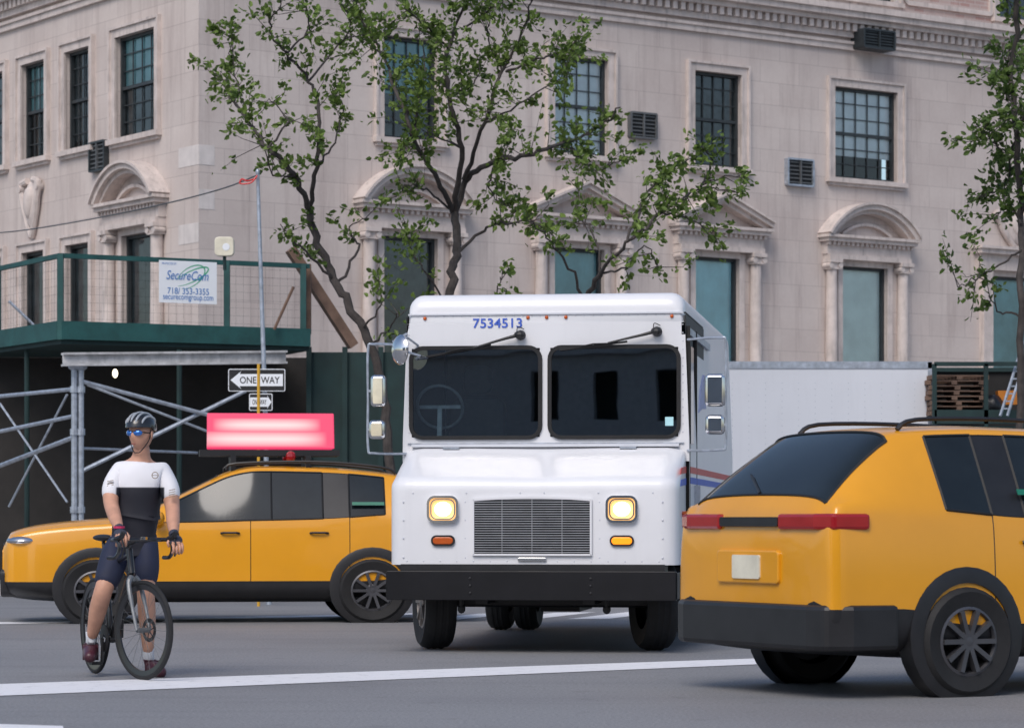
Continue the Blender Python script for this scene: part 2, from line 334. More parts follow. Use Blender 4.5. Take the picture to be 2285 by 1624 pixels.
for (a,b),x in zip(LU,([('blindt',0,.5,'curtain'),('blindd',.5,1,'curtain')],[('blindd',0,.9,'blind')],[('blindt',0,.5,'curtain')],[('blindd',0,1,'curtain')])): window(AL,a,b,*ZU,4,6,x)
for a,b in LL: window(AL,a,b,*ZL,1,1,[('blindd',0,1,'shade')],surround=(a<-4))
for a,b in RT: window(AR,a,b,*ZT,4,6,[('blindd',0,1,'curtain')])
def arc(mb,cx,cz,r0,r1,a0,a1,y0,y1,n=22):
    for i in range(n):
        g0=R(a0+(a1-a0)*i/n); g1=R(a0+(a1-a0)*(i+1)/n)
        mb.prism([(cx+r*math.cos(g),cz+r*math.sin(g)) for r,g in ((r0,g0),(r1,g0),(r1,g1),(r0,g1))],y0,y1)
def pediment(ang,x0,x1,kind):
    cx=(x0+x1)/2; hw=(x1-x0)/2+.62
    p=MB(); p.box(cx-hw+.08,cx+hw-.08,-.16,0,6.66,6.92); p.box(cx-hw,cx+hw,-.30,0,6.92,7.0); p.box(cx-hw-.05,cx+hw+.05,-.36,0,7.0,7.06); p.box(cx-hw+.1,cx+hw-.1,-.22,0,6.56,6.66)
    n=int(2*hw/.13)
    for i in range(n): x=cx-hw+.05+i*.13; p.box(x,x+.07,-.24,-.16,6.85,6.92)
    if kind=='arch':
        rise=.66; Rr=(hw*hw+rise*rise)/(2*rise); cz=7.06+rise-Rr; a=math.degrees(math.asin(hw/Rr))
        arc(p,cx,cz,Rr-.17,Rr-.09,90-a,90+a,-.26,0); arc(p,cx,cz,Rr-.09,Rr+.01,90-a,90+a,-.36,0); arc(p,cx,cz,Rr+.01,Rr+.06,90-a,90+a,-.42,0)
        arc(p,cx,cz,Rr-.42,Rr-.36,90-a*.66,90+a*.66,-.1,0)
    else:
        rise=.62
        for sg in (-1,1):
            for o,h,y in ((-.16,.08,-.24),(-.08,.09,-.34),(.01,.05,-.40)):
                p.prism([(cx+sg*(hw+.05),7.06+o+.1),(cx,7.06+rise+o),(cx,7.06+rise+o+h),(cx+sg*(hw+.05),7.06+o+.1+h)],y,0)
    o=fac(p.build('pediment','trim',bld),ang)
    for sg in (-1,1):
        c=cx+sg*(hw-.25); q=MB(); q.tube([(c,-.10,3.1),(c,-.10,4.8),(c,-.10,6.36)],[.135,.13,.112],16)
        q.box(c-.17,c+.17,-.27,0,6.48,6.56); q.box(c-.15,c+.15,-.24,0,6.34,6.37)
        for k in (-1,1): q.tube([(c+k*.13,-.25,6.42),(c+k*.13,-.02,6.42)],.062,12)
        q.box(c-.10,c+.10,-.22,0,6.37,6.48); q.box(c-.19,c+.19,-.25,0,2.9,3.1); q.build('pilaster','trim',o,smooth=True)
    q=MB(); q.box(x0-.13,x0,-.04,.02,3.3,6.54); q.box(x1,x1+.13,-.04,.02,3.3,6.54); q.box(x0,x1,-.04,.02,6.44,6.56); q.build('architrave','trim',o)
for (a,b),k in zip(RL,('arch','tri','tri','arch','flat')):
    if k!='flat': pediment(AR,a,b,k)
pediment(AL,LL[0][0],LL[0][1],'arch')
o=MB(); a,b=RL[4]; cx=(a+b)/2; o.box(cx-1.3,cx+1.3,-.3,0,6.9,7.0); o.box(cx-1.35,cx+1.35,-.36,0,7.0,7.06); o.box(cx-1.2,cx+1.2,-.16,0,6.56,6.9)
for sg in (-1,1): o.box(cx+sg*.95-.14,cx+sg*.95+.14,-.14,0,3.2,6.56)
fac(o.build('door_hood','trim',bld),AR)
def cartouche(ang,cx,cz,w,h):
    o=MB(); sh=lambda p:Vector((p.x*(1+.35*p.z),p.y,p.z))
    o.ell((cx,-.02,cz),(w*.5,.14,h*.5),14,10,fn=sh); o.ell((cx,-.12,cz+.05),(w*.3,.1,h*.32),12,8,fn=sh)
    for sg in (-1,1):
        o.tube(spline([(cx+sg*w*.25,-.08,cz+h*.5),(cx+sg*w*.75,-.1,cz+h*.42),(cx+sg*w*.62,-.1,cz+h*.18),(cx+sg*w*.5,-.08,cz-.05),(cx+sg*w*.2,-.06,cz-h*.45),(cx,-.05,cz-h*.62)],3),[.07]*16 ,8)
        o.tube([(cx+sg*w*.7,-.02,cz+h*.35),(cx+sg*w*.7,-.17,cz+h*.35)],.09,10)
    fac(o.build('carved_cartouche','trim',bld,smooth=True),ang)
cartouche(AL,-6.75,7.35,.55,1.0); cartouche(AR,cx,7.5,.9,.75)
def acunit(ang,x0,x1,z0,z1,m,y=-.12):
    o=MB(); o.rring(x0+.04,x1-.04,z0+.04,z1-.04,.005,.04,y,.02); o.box(x0+.03,x1-.03,y+.05,.0,z0+.03,z1-.03,1)
    n=7
    for i in range(1,n): z=z0+(z1-z0)*i/n; o.box(x0+.04,x1-.04,y+.03,y+.05,z-.012,z+.012,2)
    o.box((x0+x1)/2-.015,(x0+x1)/2+.015,y-.002,y+.045,z0+.04,z1-.04,2); fac(o.build('air_conditioner',m,bld),ang)
acunit(AL,-4.15,-3.5,7.74,8.32,['sash','dark','sashl']); acunit(AR,9.69,10.37,8.7,9.23,['sashl','dark','sashl']); acunit(AR,13.77,14.5,8.02,8.6,['steel','dark','sashl']); acunit(AR,15.6,16.5,11.0,11.42,['sash','dark','sash'],-.42)
for ang,x0,x1,z in ((AR,.0,.32,7.5),(AR,.0,.32,6.7),(AL,-.75,0,7.5),(AL,-.75,0,6.1),(AR,14.1,14.6,3.9)):
    o=MB(); o.box(x0,x1,-.006,0,z,z+.36); fac(o.build('replaced_stone','quoin',bld),ang)
# blocks across the avenue, unseen, added for dark reflections; gap between mirrors a sky patch
for bx0,bx1,nm in ((-20.3,44,'long unseen grey block behind the viewpoint, added to darken glass reflections'),(-70,-31,'second unseen grey block behind the viewpoint, added past a gap that mirrors sky')):
    op=thing('reflection_block',nm,'building',(0,-34,0)); n=int((bx1-bx0)/1.9)
    w=MB(); hs=[(-bx1+.6+i*1.9,-bx1+1.4+i*1.9,z,z+1.5) for i in range(n-1) for z in (1.2,4.0,6.8,9.6,12.4,15.2)]; wall(w,-bx1,-bx0,0,18,hs); w.box(-bx1,-bx0,1,9,0,18)
    for z in (3.2,6.0): w.box(-bx1,-bx0,-.3,0,z,z+.2)
    ow=w.build('wall',['opp','dark'],op,fix=False); ow.rotation_euler=(0,0,math.pi)
# ---------------- sidewalk shed
sh=thing('sidewalk_shed','dark green sidewalk shed with railed deck on steel pipe scaffolding at the building corner','scaffold',(0,0,0))
A=P(135,1160,43);Bq=P(690,1160,44.8);L=P(-90,1160,46.8)
A.z=Bq.z=L.z=0
def up(p,z): return Vector((p.x,p.y,z))
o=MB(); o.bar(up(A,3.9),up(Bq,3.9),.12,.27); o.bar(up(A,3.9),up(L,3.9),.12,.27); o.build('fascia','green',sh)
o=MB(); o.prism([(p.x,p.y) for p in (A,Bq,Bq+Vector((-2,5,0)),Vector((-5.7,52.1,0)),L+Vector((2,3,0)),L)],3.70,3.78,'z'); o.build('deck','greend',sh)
for t,pp,qq in ((0,A,Bq),(.66,A,Bq),(.975,A,Bq),(.6,A,L)):
    p=pp.lerp(qq,t); o=MB(); o.bar(up(p,3.76),up(p,5.02),.09,.09); o.build('post','green',sh)
for pp,qq in ((A,Bq),(A,L)):
    o=MB(); o.bar(up(pp,5.0),up(qq,5.0),.06,.07); o.build('rail','green',sh)
    o=MB(); n=int((qq-pp).length/.12)
    for i in range(n): p=pp.lerp(qq,i/n); o.bar(up(p,4.03),up(p,4.97),.0022,.0022)
    for z in range(8): o.bar(up(pp,4.08+z*.12),up(qq,4.08+z*.12),.0022,.0022)
    o.build('wire_mesh','seam',sh)
for a,b in (((612,735,44.4),(655,640,44.4)),((20,672,45),(85,735,45))):
    o=MB(); o.tube([P(*a),P(*b)],.025,6); o.build('brace','wood' if a[0]>100 else 'steel',sh)
o=MB(); o.bar(P(648,556,45.2),P(788,772,45.6),.15,.15); o.build('timber_strut','wood',sh)
o=MB(); o.bar(P(684,590,45),P(684,745,45),.14,.14); o.build('timber_post','wood',sh)
o=MB(); a=P(140,802,41);b=P(637,797,42.5); dz=Vector((0,0,.08))
o.bar(a+dz,b+dz,.16,.03); o.bar(a-dz,b-dz,.16,.03); o.bar(a,b,.03,.14); o.build('steel_beam','beam',sh)
def scaf(pts,r=.03,m='steel'):
    o=MB(); o.tube([P(*p) for p in pts],r,8); o.build('scaffold_pipe',m,sh)
for u,r in ((166,.045),(181,.04)):
    p=P(u,818,41.2); q=up(p,.14); o=MB(); o.tube([p,q],r,10); o.ell(p,(.09,.09,.06),8,6)
    for z in (1.2,2.3,2.9): o.tube([up(p,z),up(p,z+.09)],r+.018,10)
    o.build('scaffold_post','steel',sh)
for u,Y in ((400,43.5),(60,44.5)): p=P(u,780,Y); o=MB(); o.tube([p,up(p,.14)],.04,8); o.build('scaffold_post','greend',sh)
scaf([(180,850,41.2),(500,935,42)]);scaf([(180,1052,41.2),(548,872,42.2)]);scaf([(195,858,42.4),(560,1000,43)],.02)
scaf([(-60,975,43),(165,928,41.3)]);scaf([(-60,1062,44),(165,975,41.3)],.035);scaf([(-60,890,43.5),(165,868,41.3)],.03);scaf([(185,1000,41.3),(440,1010,43)],.02);scaf([(0,900,44),(150,1120,43)],.018);scaf([(20,1130,44),(150,880,43)],.018)
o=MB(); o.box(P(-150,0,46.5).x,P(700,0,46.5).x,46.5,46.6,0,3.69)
ho=o.build('shade_backing','brown'); tag(ho,'dark brown sheet behind the scaffold pipes, standing in for shade under the shed','shade_backing')  # added sheet, its near-black colour stands for the shade below the deck
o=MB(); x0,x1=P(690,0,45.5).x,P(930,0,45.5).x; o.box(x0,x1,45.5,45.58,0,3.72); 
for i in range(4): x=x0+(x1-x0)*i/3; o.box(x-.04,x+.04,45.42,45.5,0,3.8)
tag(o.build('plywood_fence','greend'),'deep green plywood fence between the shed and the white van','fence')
o=MB(); o.ell(P(257,833,42),(.04,.04,.065),10,8); wl=o.build('work_lamp','bulb',smooth=True); tag(wl,'small lit work bulb hanging under the shed beam','lamp')
lp=thing('flood_lamp','cream rounded square floodlight on the green shed railing','lamp',P(501,572,42.6))
o=MB(); o.prism(rrect(-.14,.14,.0,.28,.06),-.07,.07,'y'); o.build('housing','cream',lp,bev=.012); o=MB(); o.tube([(0,0,0),(0,.02,-.2)],.025,8); o.build('bracket','greend',lp)
o=MB(); o.lathe([(0.001,-.075),(.05,-.075),(.055,-.072)],14,T(.03,0,.13)); o.build('sensor','signw',lp)
# company sign
sg=thing('company_sign','white security company banner tied to the green shed railing','sign',P(419.5,630,43.75)); k=43.75/F
sg.rotation_euler=(0,0,math.atan2((Bq-A).y,(Bq-A).x))
o=MB(); o.box(-68*k,68*k,-.01,.01,-47*k,47*k); o.build('board','signw',sg)
def tx(par,name,s,w,h,cx,cz,m,y=-.014,**kw): q=MB(); textmesh(q,s,w,h,T(cx,y,cz),**kw); return q.build(name,m,par,fix=False)
tx(sg,'lettering','SecureCom',100*k,20*k,-2*k,15*k,'sblue',y=-.018,shear=.3,bold=.0); tx(sg,'lettering','718/ 353-3355',98*k,14*k,0,-20*k,'sblue',bold=.004); tx(sg,'lettering','securecomgroup.com',119*k,13*k,0,-37*k,'sblue',bold=.002); tx(sg,'lettering','PROTECTED BY',34*k,4.5*k,-45*k,40*k,'sblue')
o=MB()
for (a,b,rot,t,ox,oz) in ((44,12,26,1.3,8,13),(38,20,34,1.1,6,12)):
    ps=[Matrix.Rotation(R(-rot),4,'Y')@Vector((a*k*math.cos(R(q)),0,b*k*math.sin(R(q))))+Vector((ox*k,-.012,oz*k)) for q in range(-150,140,8)]
    for i in range(len(ps)-1):
        w=t*k*(.3+math.sin(math.pi*i/len(ps))); pa,pb=ps[i],ps[i+1]; n=Vector((-(pb-pa).z,0,(pb-pa).x)).normalized()*w; o.add([pa-n,pb-n,pb+n,pa+n],[(0,1,2,3)])
o.build('swoosh','ygreen',sg,fix=False)
# sign pole
sp=thing('sign_pole','thin grey steel pole carrying one way signs and an overhead cable','pole',up(P(597,1160,38),0))
o=MB(); o.tube([P(575,385,38)-sp.location,P(583,640,38)-sp.location,P(592,915,38)-sp.location,Vector((0.02,0,0))],[.022,.028,.032,.035],10); o.ell(P(575,385,38)-sp.location,(.03,.03,.05)); o.build('shaft','steel',sp,smooth=True)
def oneway(u,v,w,h,d,Y,lab=''):
    s=thing('one_way_sign',lab,'sign',P(u,v,Y)); k=Y/F; w*=k;h*=k
    o=MB(); o.prism(rrect(-w/2,w/2,-h/2,h/2,.02),-.008,.008); o.build('plate','signw',s)
    o=MB(); o.prism(rrect(-w/2+.010,w/2-.010,-h/2+.010,h/2-.010,.014),-.011,-.0085); o.build('face','signb',s)
    a=w*.46; hh=h*.40; sh=h*.27; ne=w*.20
    o=MB(); o.prism([(d*a,0),(d*(a-ne*.95),hh),(d*(a-ne*.8),sh),(-d*a,sh),(-d*a,-sh),(d*(a-ne*.8),-sh),(d*(a-ne*.95),-hh)],-.014,-.0115); o.build('arrow','signw',s)
    tx(s,'lettering','ONE  WAY' if d<0 else 'ONE WAY',w*(.70 if d<0 else .6),h*.30,-d*w*.055,0,'signb',y=-.0165,bold=.01)
oneway(573,848,127,50,-1,37.8,lab='larger black and white one way sign with arrow pointing left')
oneway(582,897,52,38,1,37.8,lab='smaller black and white one way sign with arrow pointing right, below the larger one')
o=MB(); o.tube([P(577,812,37.2),up(P(577,900,37.2),0)],.020,10); tag(o.build('yellow_post','ypole'),'yellow upright post standing in front of the one way signs','post')
cb=thing('overhead_cable','dark sagging cable running from the sign pole to the left with red clamp','cable',(0,0,0))
o=MB(); o.tube(spline([P(572,392,38),P(500,420,39),P(380,452,40),P(220,486,42),P(60,513,44),P(-60,524,45)],5),.010,6); o.build('wire','sashl',cb)
o=MB(); o.tube(spline([P(572,398,38),P(552,404,37.9),P(540,400,37.9),P(536,410,37.9),P(560,408,37.9),P(574,392,37.95)],4),.012,6); o.build('clamp','red',cb)
# ---------------- trees
def tree(label,Y0,limbs,seed,dens=1.0,leafmat='leaf',ls=.095,sprd=.38,th=.56,nl=25,du=0):
    random.seed(seed); r0=up(P(limbs[0][2][0][0]+du,0,Y0),0); t=thing('street_tree',label,'tree',r0); tr=MB(); lf=MB()
    def rv(): return Vector((random.gauss(0,1),random.gauss(0,1),random.gauss(0,1)))
    def leaf(p,d):
        a=(d+rv()*.7).normalized(); b=a.cross(rv()).normalized(); s=ls*random.uniform(.55,1.25); n=a.cross(b)*s*.12
        lf.add([p,p+a*s*.35+b*s*.30+n,p+a*s*.75+b*s*.22+n,p+a*s,p+a*s*.75-b*s*.22+n,p+a*s*.35-b*s*.30+n],[(0,1,2,3),(0,3,4,5)])
    for li,(rr,re,pts,f0) in enumerate(limbs):
        ps=[]
        for q in pts:
            dy=.75*math.sin(q[0]*.021+seed)+.5*math.cos(q[1]*.017+seed)
            ps.append((P(q[0]+du,q[1],Y0+dy*min(1,max(0,(1000-q[1])/500)))-r0) if q[1]<1300 else Vector((0,0,0)))
        sp_=spline(ps,6); n=len(sp_); sp_=[p+rv()*.016 if 0<i<n-1 else p for i,p in enumerate(sp_)]; rs=[th*(rr+(re-rr)*i/(n-1)) for i in range(n)]; tr.tube(sp_,rs,8)
        for i in range(n-1):
            if i/(n-1)<f0: continue
            seg=sp_[i+1]-sp_[i]; cnt=seg.length/.085*dens; cnt=int(cnt)+(random.random()<cnt%1)
            clump=.5+.5*math.sin(i*1.3+li*2.1)
            for _ in range(cnt):
                if random.random()<.08+.60*clump: continue
                st=sp_[i].lerp(sp_[i+1],random.random()); d=(rv()+seg.normalized()*.8+Vector((0,0,.5))).normalized(); ln=random.uniform(.15,1)**1.3*sprd*1.9
                e=st+d*ln*.55+rv()*.05; e2=e+(d+rv()*.45).normalized()*ln*.45; tr.tube([st,e,e2],[.007,.004,.002],4)
                for _ in range(int(random.uniform(7,nl))):
                    s=random.random()**.55; q=st.lerp(e,s*2) if s<.5 else e.lerp(e2,s*2-1); leaf(q+rv()*.045,(d+Vector((0,0,-.3))))
    tr.build('trunk','bark',t,smooth=True,fix=False); lf.build('crown',leafmat,t,fix=False)
tree('central street tree with forked dark trunk rising behind the white van roof',40,[
 (.12,.10,[(1003,1400),(1004,900),(1004,650),(1018,560),(1014,470)],2),
 (.085,.02,[(1014,480),(1045,400),(1110,358),(1185,345),(1250,320),(1330,290),(1385,240)],.3),
 (.07,.018,[(1014,480),(975,400),(925,310),(890,220),(850,120),(800,30),(770,-40)],.25),
 (.08,.02,[(1014,480),(1028,330),(1000,220),(1000,110),(1035,10),(1050,-80)],.2),
 (.06,.015,[(1035,400),(1085,270),(1120,160),(1170,60),(1195,-40)],.2),
 (.045,.012,[(1010,580),(1070,520),(1130,495),(1200,500),(1240,530)],.35),(.035,.01,[(1014,470),(960,430),(915,410),(880,440)],.3),
 (.04,.01,[(1250,320),(1290,350),(1330,380),(1400,350)],.1),(.035,.01,[(1130,160),(1210,130),(1270,110),(1300,90)],.1),(.035,.01,[(925,310),(930,240),(950,150),(930,60)],.1),
 (.03,.01,[(1085,270),(1150,240),(1220,190),(1280,170)],.1),(.03,.01,[(1003,700),(960,620),(920,560),(905,500)],.3),(.03,.01,[(850,120),(810,90),(770,80)],.1),(.03,.01,[(1000,110),(950,60),(900,20)],.1),(.03,.01,[(1035,60),(1100,20),(1140,-20)],.1),
 (.03,.01,[(1110,358),(1090,420),(1130,460)],.2),(.03,.01,[(1120,160),(1090,90),(1100,30)],.1),(.03,.01,[(1028,330),(960,300),(900,330)],.2),(.03,.01,[(1000,220),(1060,180),(1070,120)],.1)],11,1.2,nl=31)
tree('leaning street tree with sparse crown left of the van, in front of the building corner',39,[
 (.12,.09,[(885,1400),(868,1000),(850,850),(812,735),(762,650),(715,560),(692,470)],.75),
 (.075,.015,[(692,470),(655,390),(600,330),(550,265),(510,210),(492,165)],.15),
 (.06,.012,[(692,470),(705,370),(712,260),(690,180),(640,120),(600,60),(640,-10)],.15),
 (.04,.01,[(740,620),(670,550),(625,500)],.3),(.04,.01,[(750,630),(800,560),(780,510),(820,490)],.3),
 (.03,.01,[(705,370),(745,320),(765,250),(740,190)],.2),(.025,.008,[(550,265),(520,150),(515,80)],.2),(.03,.01,[(810,730),(850,680),(835,620)],.3),
 (.03,.01,[(830,770),(870,730),(890,690)],.3),(.03,.01,[(690,180),(740,120),(780,60),(760,10)],.2),(.03,.01,[(655,390),(610,390),(585,320)],.2),(.03,.01,[(600,330),(640,270),(600,220)],.2),(.03,.01,[(640,120),(690,60),(680,10)],.2)],23,.95,nl=27)
tree('low spreading street tree just above the van windscreen on its right half',38,[
 (.09,.06,[(1290,1400),(1292,1000),(1296,800),(1305,680),(1340,610)],2),
 (.045,.012,[(1340,610),(1400,540),(1480,475),(1560,420),(1645,430)],.2),(.04,.01,[(1305,680),(1270,600),(1220,530),(1175,490)],.35),
 (.035,.01,[(1400,540),(1440,440),(1500,380),(1560,345)],.15),(.03,.01,[(1480,475),(1540,490),(1600,520)],.2),(.03,.01,[(1340,610),(1330,540),(1290,470),(1300,400)],.3),(.02,.008,[(1110,690),(1112,640),(1120,600)],.4),
 (.03,.01,[(1560,420),(1590,370),(1570,330)],.1),(.03,.01,[(1340,610),(1390,600),(1440,550),(1470,600)],.3),(.02,.008,[(1560,420),(1620,390),(1660,400)],.1)],31,.9,sprd=.33,nl=26)
tree('dark tree cut by the right edge of the view',37,[
 (.09,.06,[(2262,1400),(2262,900),(2264,650),(2262,480),(2250,300),(2245,150),(2260,-60)],.45),
 (.03,.01,[(2262,560),(2215,590),(2165,620),(2120,640)],.3),(.03,.01,[(2262,500),(2220,430),(2180,440)],.2),(.03,.01,[(2255,350),(2215,330),(2165,280)],.2),(.03,.01,[(2250,250),(2225,180),(2245,90)],.1),(.04,.01,[(2262,480),(2310,380),(2330,280)],.1),(.03,.01,[(2262,700),(2215,700),(2190,660)],.4),(.04,.01,[(2250,300),(2300,200),(2320,60)],.1),(.03,.01,[(2250,300),(2235,400),(2210,490)],.1)],43,1.5,'leafd',nl=32,du=16)
# ---------------- wheels (axle along local y)
def wheel(par,c,r,w,ang,side,name='wheel',rim='alloy',rr=.62,spokes=5,n=32):
    Mx=T(*c)@RZ(ang); o=MB(Mx); h=w/2; I4=Matrix.Identity(4)
    o.lathe([(r*rr,-h*.8),(r*.9,-h),(r*.97,-h*.8),(r,-h*.4),(r,h*.4),(r*.97,h*.8),(r*.9,h),(r*rr,h*.8)],n,I4)
    for gy in (-.4,0,.4): o.lathe([(r*1.004,h*gy-.012),(r*1.01,h*gy-.008),(r*1.01,h*gy+.008),(r*1.004,h*gy+.012)],n,I4)
    wo=o.build(name,'rubber',par,smooth=True)
    o=MB(Mx); s=side
    o.lathe([(r*rr*1.02,s*h*.82),(r*rr*.94,s*h*.86),(r*rr*.9,s*h*.5),(r*rr*.88,-s*h*.2),(.001,-s*h*.2)],n,I4,1)
    o.lathe([(r*rr*1.02,s*h*.82),(r*rr*.94,s*h*.88),(r*rr*.9,s*h*.7)],n,I4)
    for i in range(spokes):
        a=2*math.pi*i/spokes; o.bar((.03*math.cos(a),s*h*.7,.03*math.sin(a)),(r*rr*.93*math.cos(a),s*h*.78,r*rr*.93*math.sin(a)),.03,.05,up=(0,1,0))
    o.lathe([(.07,s*h*.6),(.07,s*h*.85),(.05,s*h*.92),(.001,s*h*.92)],14,I4); o.build('rim',[rim,'blackp'],wo,smooth=True); return wo
# ---------------- delivery van
V=thing('delivery_van','white mail delivery step van facing the viewer with lit headlights and blue fleet number','van',(.15,23.95,0),R(-8))
def hw(z): return 1.235-.045*max(0,min(1,(z-1.75)/1.2))
b=MB(); secs=[]
for y,ins in ((.95,.13),(.962,.08),(.985,.045),(1.03,.015),(1.1,0),(6.65,0)):
    zt=3.04-ins; r=.12; pts=[(-hw(.6),.62),(-hw(1.75),1.75)]
    w=hw(2.9)-ins*.25
    for i in range(6): g=R(180-90*i/5); pts.append((-w+r+r*math.cos(g),zt-r+r*math.sin(g)))
    full=pts+[(-x,z) for x,z in reversed(pts)]; secs.append([(x,y,z) for x,z in full])
n=len(secs[0]); vs=[p for s in secs for p in s]; fs=[(i*n+j,i*n+j+1,(i+1)*n+j+1,(i+1)*n+j) for i in range(len(secs)-1) for j in range(n-1)]; b.add(vs,fs)
b.add(secs[-1],[tuple(range(n))]); b.add([secs[0][0],secs[0][-1],secs[-1][-1],secs[-1][0]],[(0,1,2,3)])
wx=((-1.155,-.045),(.045,1.14)); z0,z1=1.81,2.57; xs=[-9,-1.155,-.045,.045,1.14,9]; zs=[1.6,z0,z1,2.78]
def fx(x,z): return max(-hw(z),min(hw(z),x))
for i in range(5):
    for j in range(3):
        if j==1 and i in (1,3): continue
        b.add([(fx(xs[i],zs[j]),.95,zs[j]),(fx(xs[i+1],zs[j]),.95,zs[j]),(fx(xs[i+1],zs[j+1]),.95,zs[j+1]),(fx(xs[i],zs[j+1]),.95,zs[j+1])],[(0,1,2,3)])
top=[p for p in secs[0] if p[2]>2.77]; b.add([(-hw(2.78),.95,2.78)]+top+[(hw(2.78),.95,2.78)],[tuple(range(len(top)+2))])
b.build('body','white',V,smooth=True)
b=MB(); b.box(-1.2,1.2,1.0,3.0,.65,.7); b.box(-1.19,1.19,3.0,3.02,.7,2.85); b.box(-1.205,-1.2,.96,3,.7,2.85); b.box(1.2,1.205,.96,3,.7,2.85); b.box(-1.2,1.2,1.0,3,2.86,2.87); b.box(-1.19,1.19,.97,1.3,1.5,1.74); b.build('cabin','cabin',V)
b=MB(); b.lathe([(.2+.014*math.cos(R(a)),.014*math.sin(R(a))) for a in range(0,361,45)],28,T(-.95,1.2,2.08)@Matrix.Rotation(R(25),4,'X')); b.bar((-1.13,1.2,2.08),(-.77,1.2,2.08),.03); b.bar((-.95,1.2,2.08),(-.95,1.17,1.75),.04); b.build('steering_wheel','steel',V)
b=MB(); b.prism(rrect(-1.0,-.5,1.2,2.2,.1),2.0,2.15); b.prism(rrect(-.88,-.62,2.22,2.48,.08),2.02,2.12); b.build('driver_seat','blackp',V,bev=.02)
for a,c in wx:
    q=MB(); pl=rrect(a,c,z0,z1,.075,6); q.add([(x,.945,z) for x,z in pl],[tuple(range(len(pl)))]); wo=q.build('windshield','wsh',V,fix=False)
    q=MB(); q.rring(a+.012,c-.012,z0+.012,z1-.012,.085,.034,.930,.96); q.build('gasket','rubber',wo,smooth=True)
q=MB(); q.box(1.03,1.1,.935,.94,1.9,1.975); q.build('windshield_sticker',mat('pale_blue_sticker',(.45,.75,.8),.5),V)
q=MB(); q.box(-1.185,1.185,.936,.952,2.855,2.868); q.build('roof_seam','whited',V)
prof=[(.12,.73),(.12,1.0),(.12,1.34),(.124,1.385),(.14,1.42),(.175,1.448),(.23,1.47),(.45,1.555),(.7,1.645),(.95,1.72)]
vs=[];fs=[]; half=[(1.205,9),(1.205,.17),(1.198,.10),(1.17,.045),(1.12,.012),(1.05,0),(.6,0),(.07,0),(.0,0)]
for y,z in prof:
    row=[]
    for sgn,lst in ((-1,half),(1,half[::-1][1:])):
        for x,dy in lst:
            hoodish=max(0,min(1,(z-1.34)/.12)); drop={1.205:.06,1.198:.04,1.17:.02,1.12:.006}.get(x,0)*hoodish
            yy=.952 if dy==9 else min(.952,y+dy); crease=.006*hoodish*(x<.1)
            row.append((sgn*x,yy,z-drop-crease+(.004*hoodish if .3<x<1.1 else 0)))
    vs+=row
n=len(half)*2-1
fs=[(i*n+j,i*n+j+1,(i+1)*n+j+1,(i+1)*n+j) for i in range(len(prof)-1) for j in range(n-1)]
q=MB(); q.add(vs,fs); no=q.build('hood','white',V,smooth=True)
q=MB()
for x in (-1.0,-.55,-.1,.1,.55,1.0): q.ell((x,.118,1.325),(.008,.004,.008),6,4)
for sx in (-1,1):
    for z in (.79,.95,1.1,1.25): q.ell((sx*1.08,.12,z),(.008,.005,.008),6,4); q.ell((sx*.56,.12,z),(.007,.004,.007),6,4)
    for z in range(14): q.ell((sx*1.18,.948,1.85+z*.07),(.006,.004,.006),6,4)
for x in range(30): q.ell((-1.1+x*.0759,.948,2.845),(.006,.004,.006),6,4)
for x in range(16): q.ell((-1.05+x*.14,.12,.76),(.007,.004,.007),6,4)
q.build('rivets','whited',V)
q=MB(); q.box(-1.15,1.15,.9,.945,1.725,1.75); q.build('cowl_trim','whited',V)
q=MB(); q.box(-1.19,1.19,.935,.949,1.752,1.760); q.build('cowl_gap','steel',V)
for x in (-.8,.72): q=MB(); q.box(x-.07,x+.07,.86,.9,1.705,1.722); q.build('hood_hinge','steel',V)
def gt(x): return 1.285-.02*(x/.49)**2
q=MB(); q.prism([(-.49,.815),(.49,.815)]+[(.49-.98*i/12,gt(.49-.98*i/12)) for i in range(13)],.112,.119); go=q.build('grille','dark',V)
q=MB()
for i in range(23): z=.832+i*.0198; q.box(-.485,.485,.098,.106,z,z+.0056)
for x in (-.25,0,.25): q.box(x-.002,x+.002,.103,.111,.82,gt(x))
q.build('grille_bars','ltgrille',go)
q=MB()
for i in range(12):
    x=-.49+.98*i/12; x2=x+.98/12; q.bar((x,.105,gt(x)),(x2,.105,gt(x2)),.02,.016)
q.bar((-.49,.105,.815),(.49,.105,.815),.02,.016); q.bar((-.49,.105,.81),(-.49,.105,1.27),.016,.02); q.bar((.49,.105,.81),(.49,.105,1.27),.016,.02); q.build('grille_frame','white',go)
q=MB(); q.prism(rrect(-.12,.12,.762,.79,.013),.1,.117); q.build('hood_latch','chrome',V,bev=.004)
for sx in (-1,1):
    x=sx*.745; q=MB(); q.rring(x-.112,x+.112,1.098,1.282,.045,.020,.080,.12); ho_=q.build('headlight','chrome',V,smooth=True)
    q=MB(); q.prism(rrect(x-.114,x+.114,1.096,1.284,.045),.108,.117); q.build('reflector','head',ho_)
    q=MB(); q.ell((x,.105,1.19),(.072,.018,.062),20,8); q.build('bulb','headc',ho_,smooth=True)
    q=MB(); q.rring(x-.094,x+.094,1.114,1.266,.045,.010,.09,.11); q.build('bezel','chrome',ho_,smooth=True)
    q=MB(); q.prism(rrect(x-.085,x+.085,.9,.96,.029),.095,.117); to=q.build('turn_signal','amberlit' if sx>0 else 'amber',V,bev=.006)
    q=MB(); q.rring(x-.085,x+.085,.9,.96,.029,.015,.1,.12); q.build('signal_bezel','rubber',to)
q=MB(); q.box(-1.20,1.20,0,.1,.44,.68); q.box(-1.21,-1.20,.02,.4,.45,.67); q.box(1.20,1.21,.02,.4,.45,.67); q.build('bumper','bumper',V,bev=.014)
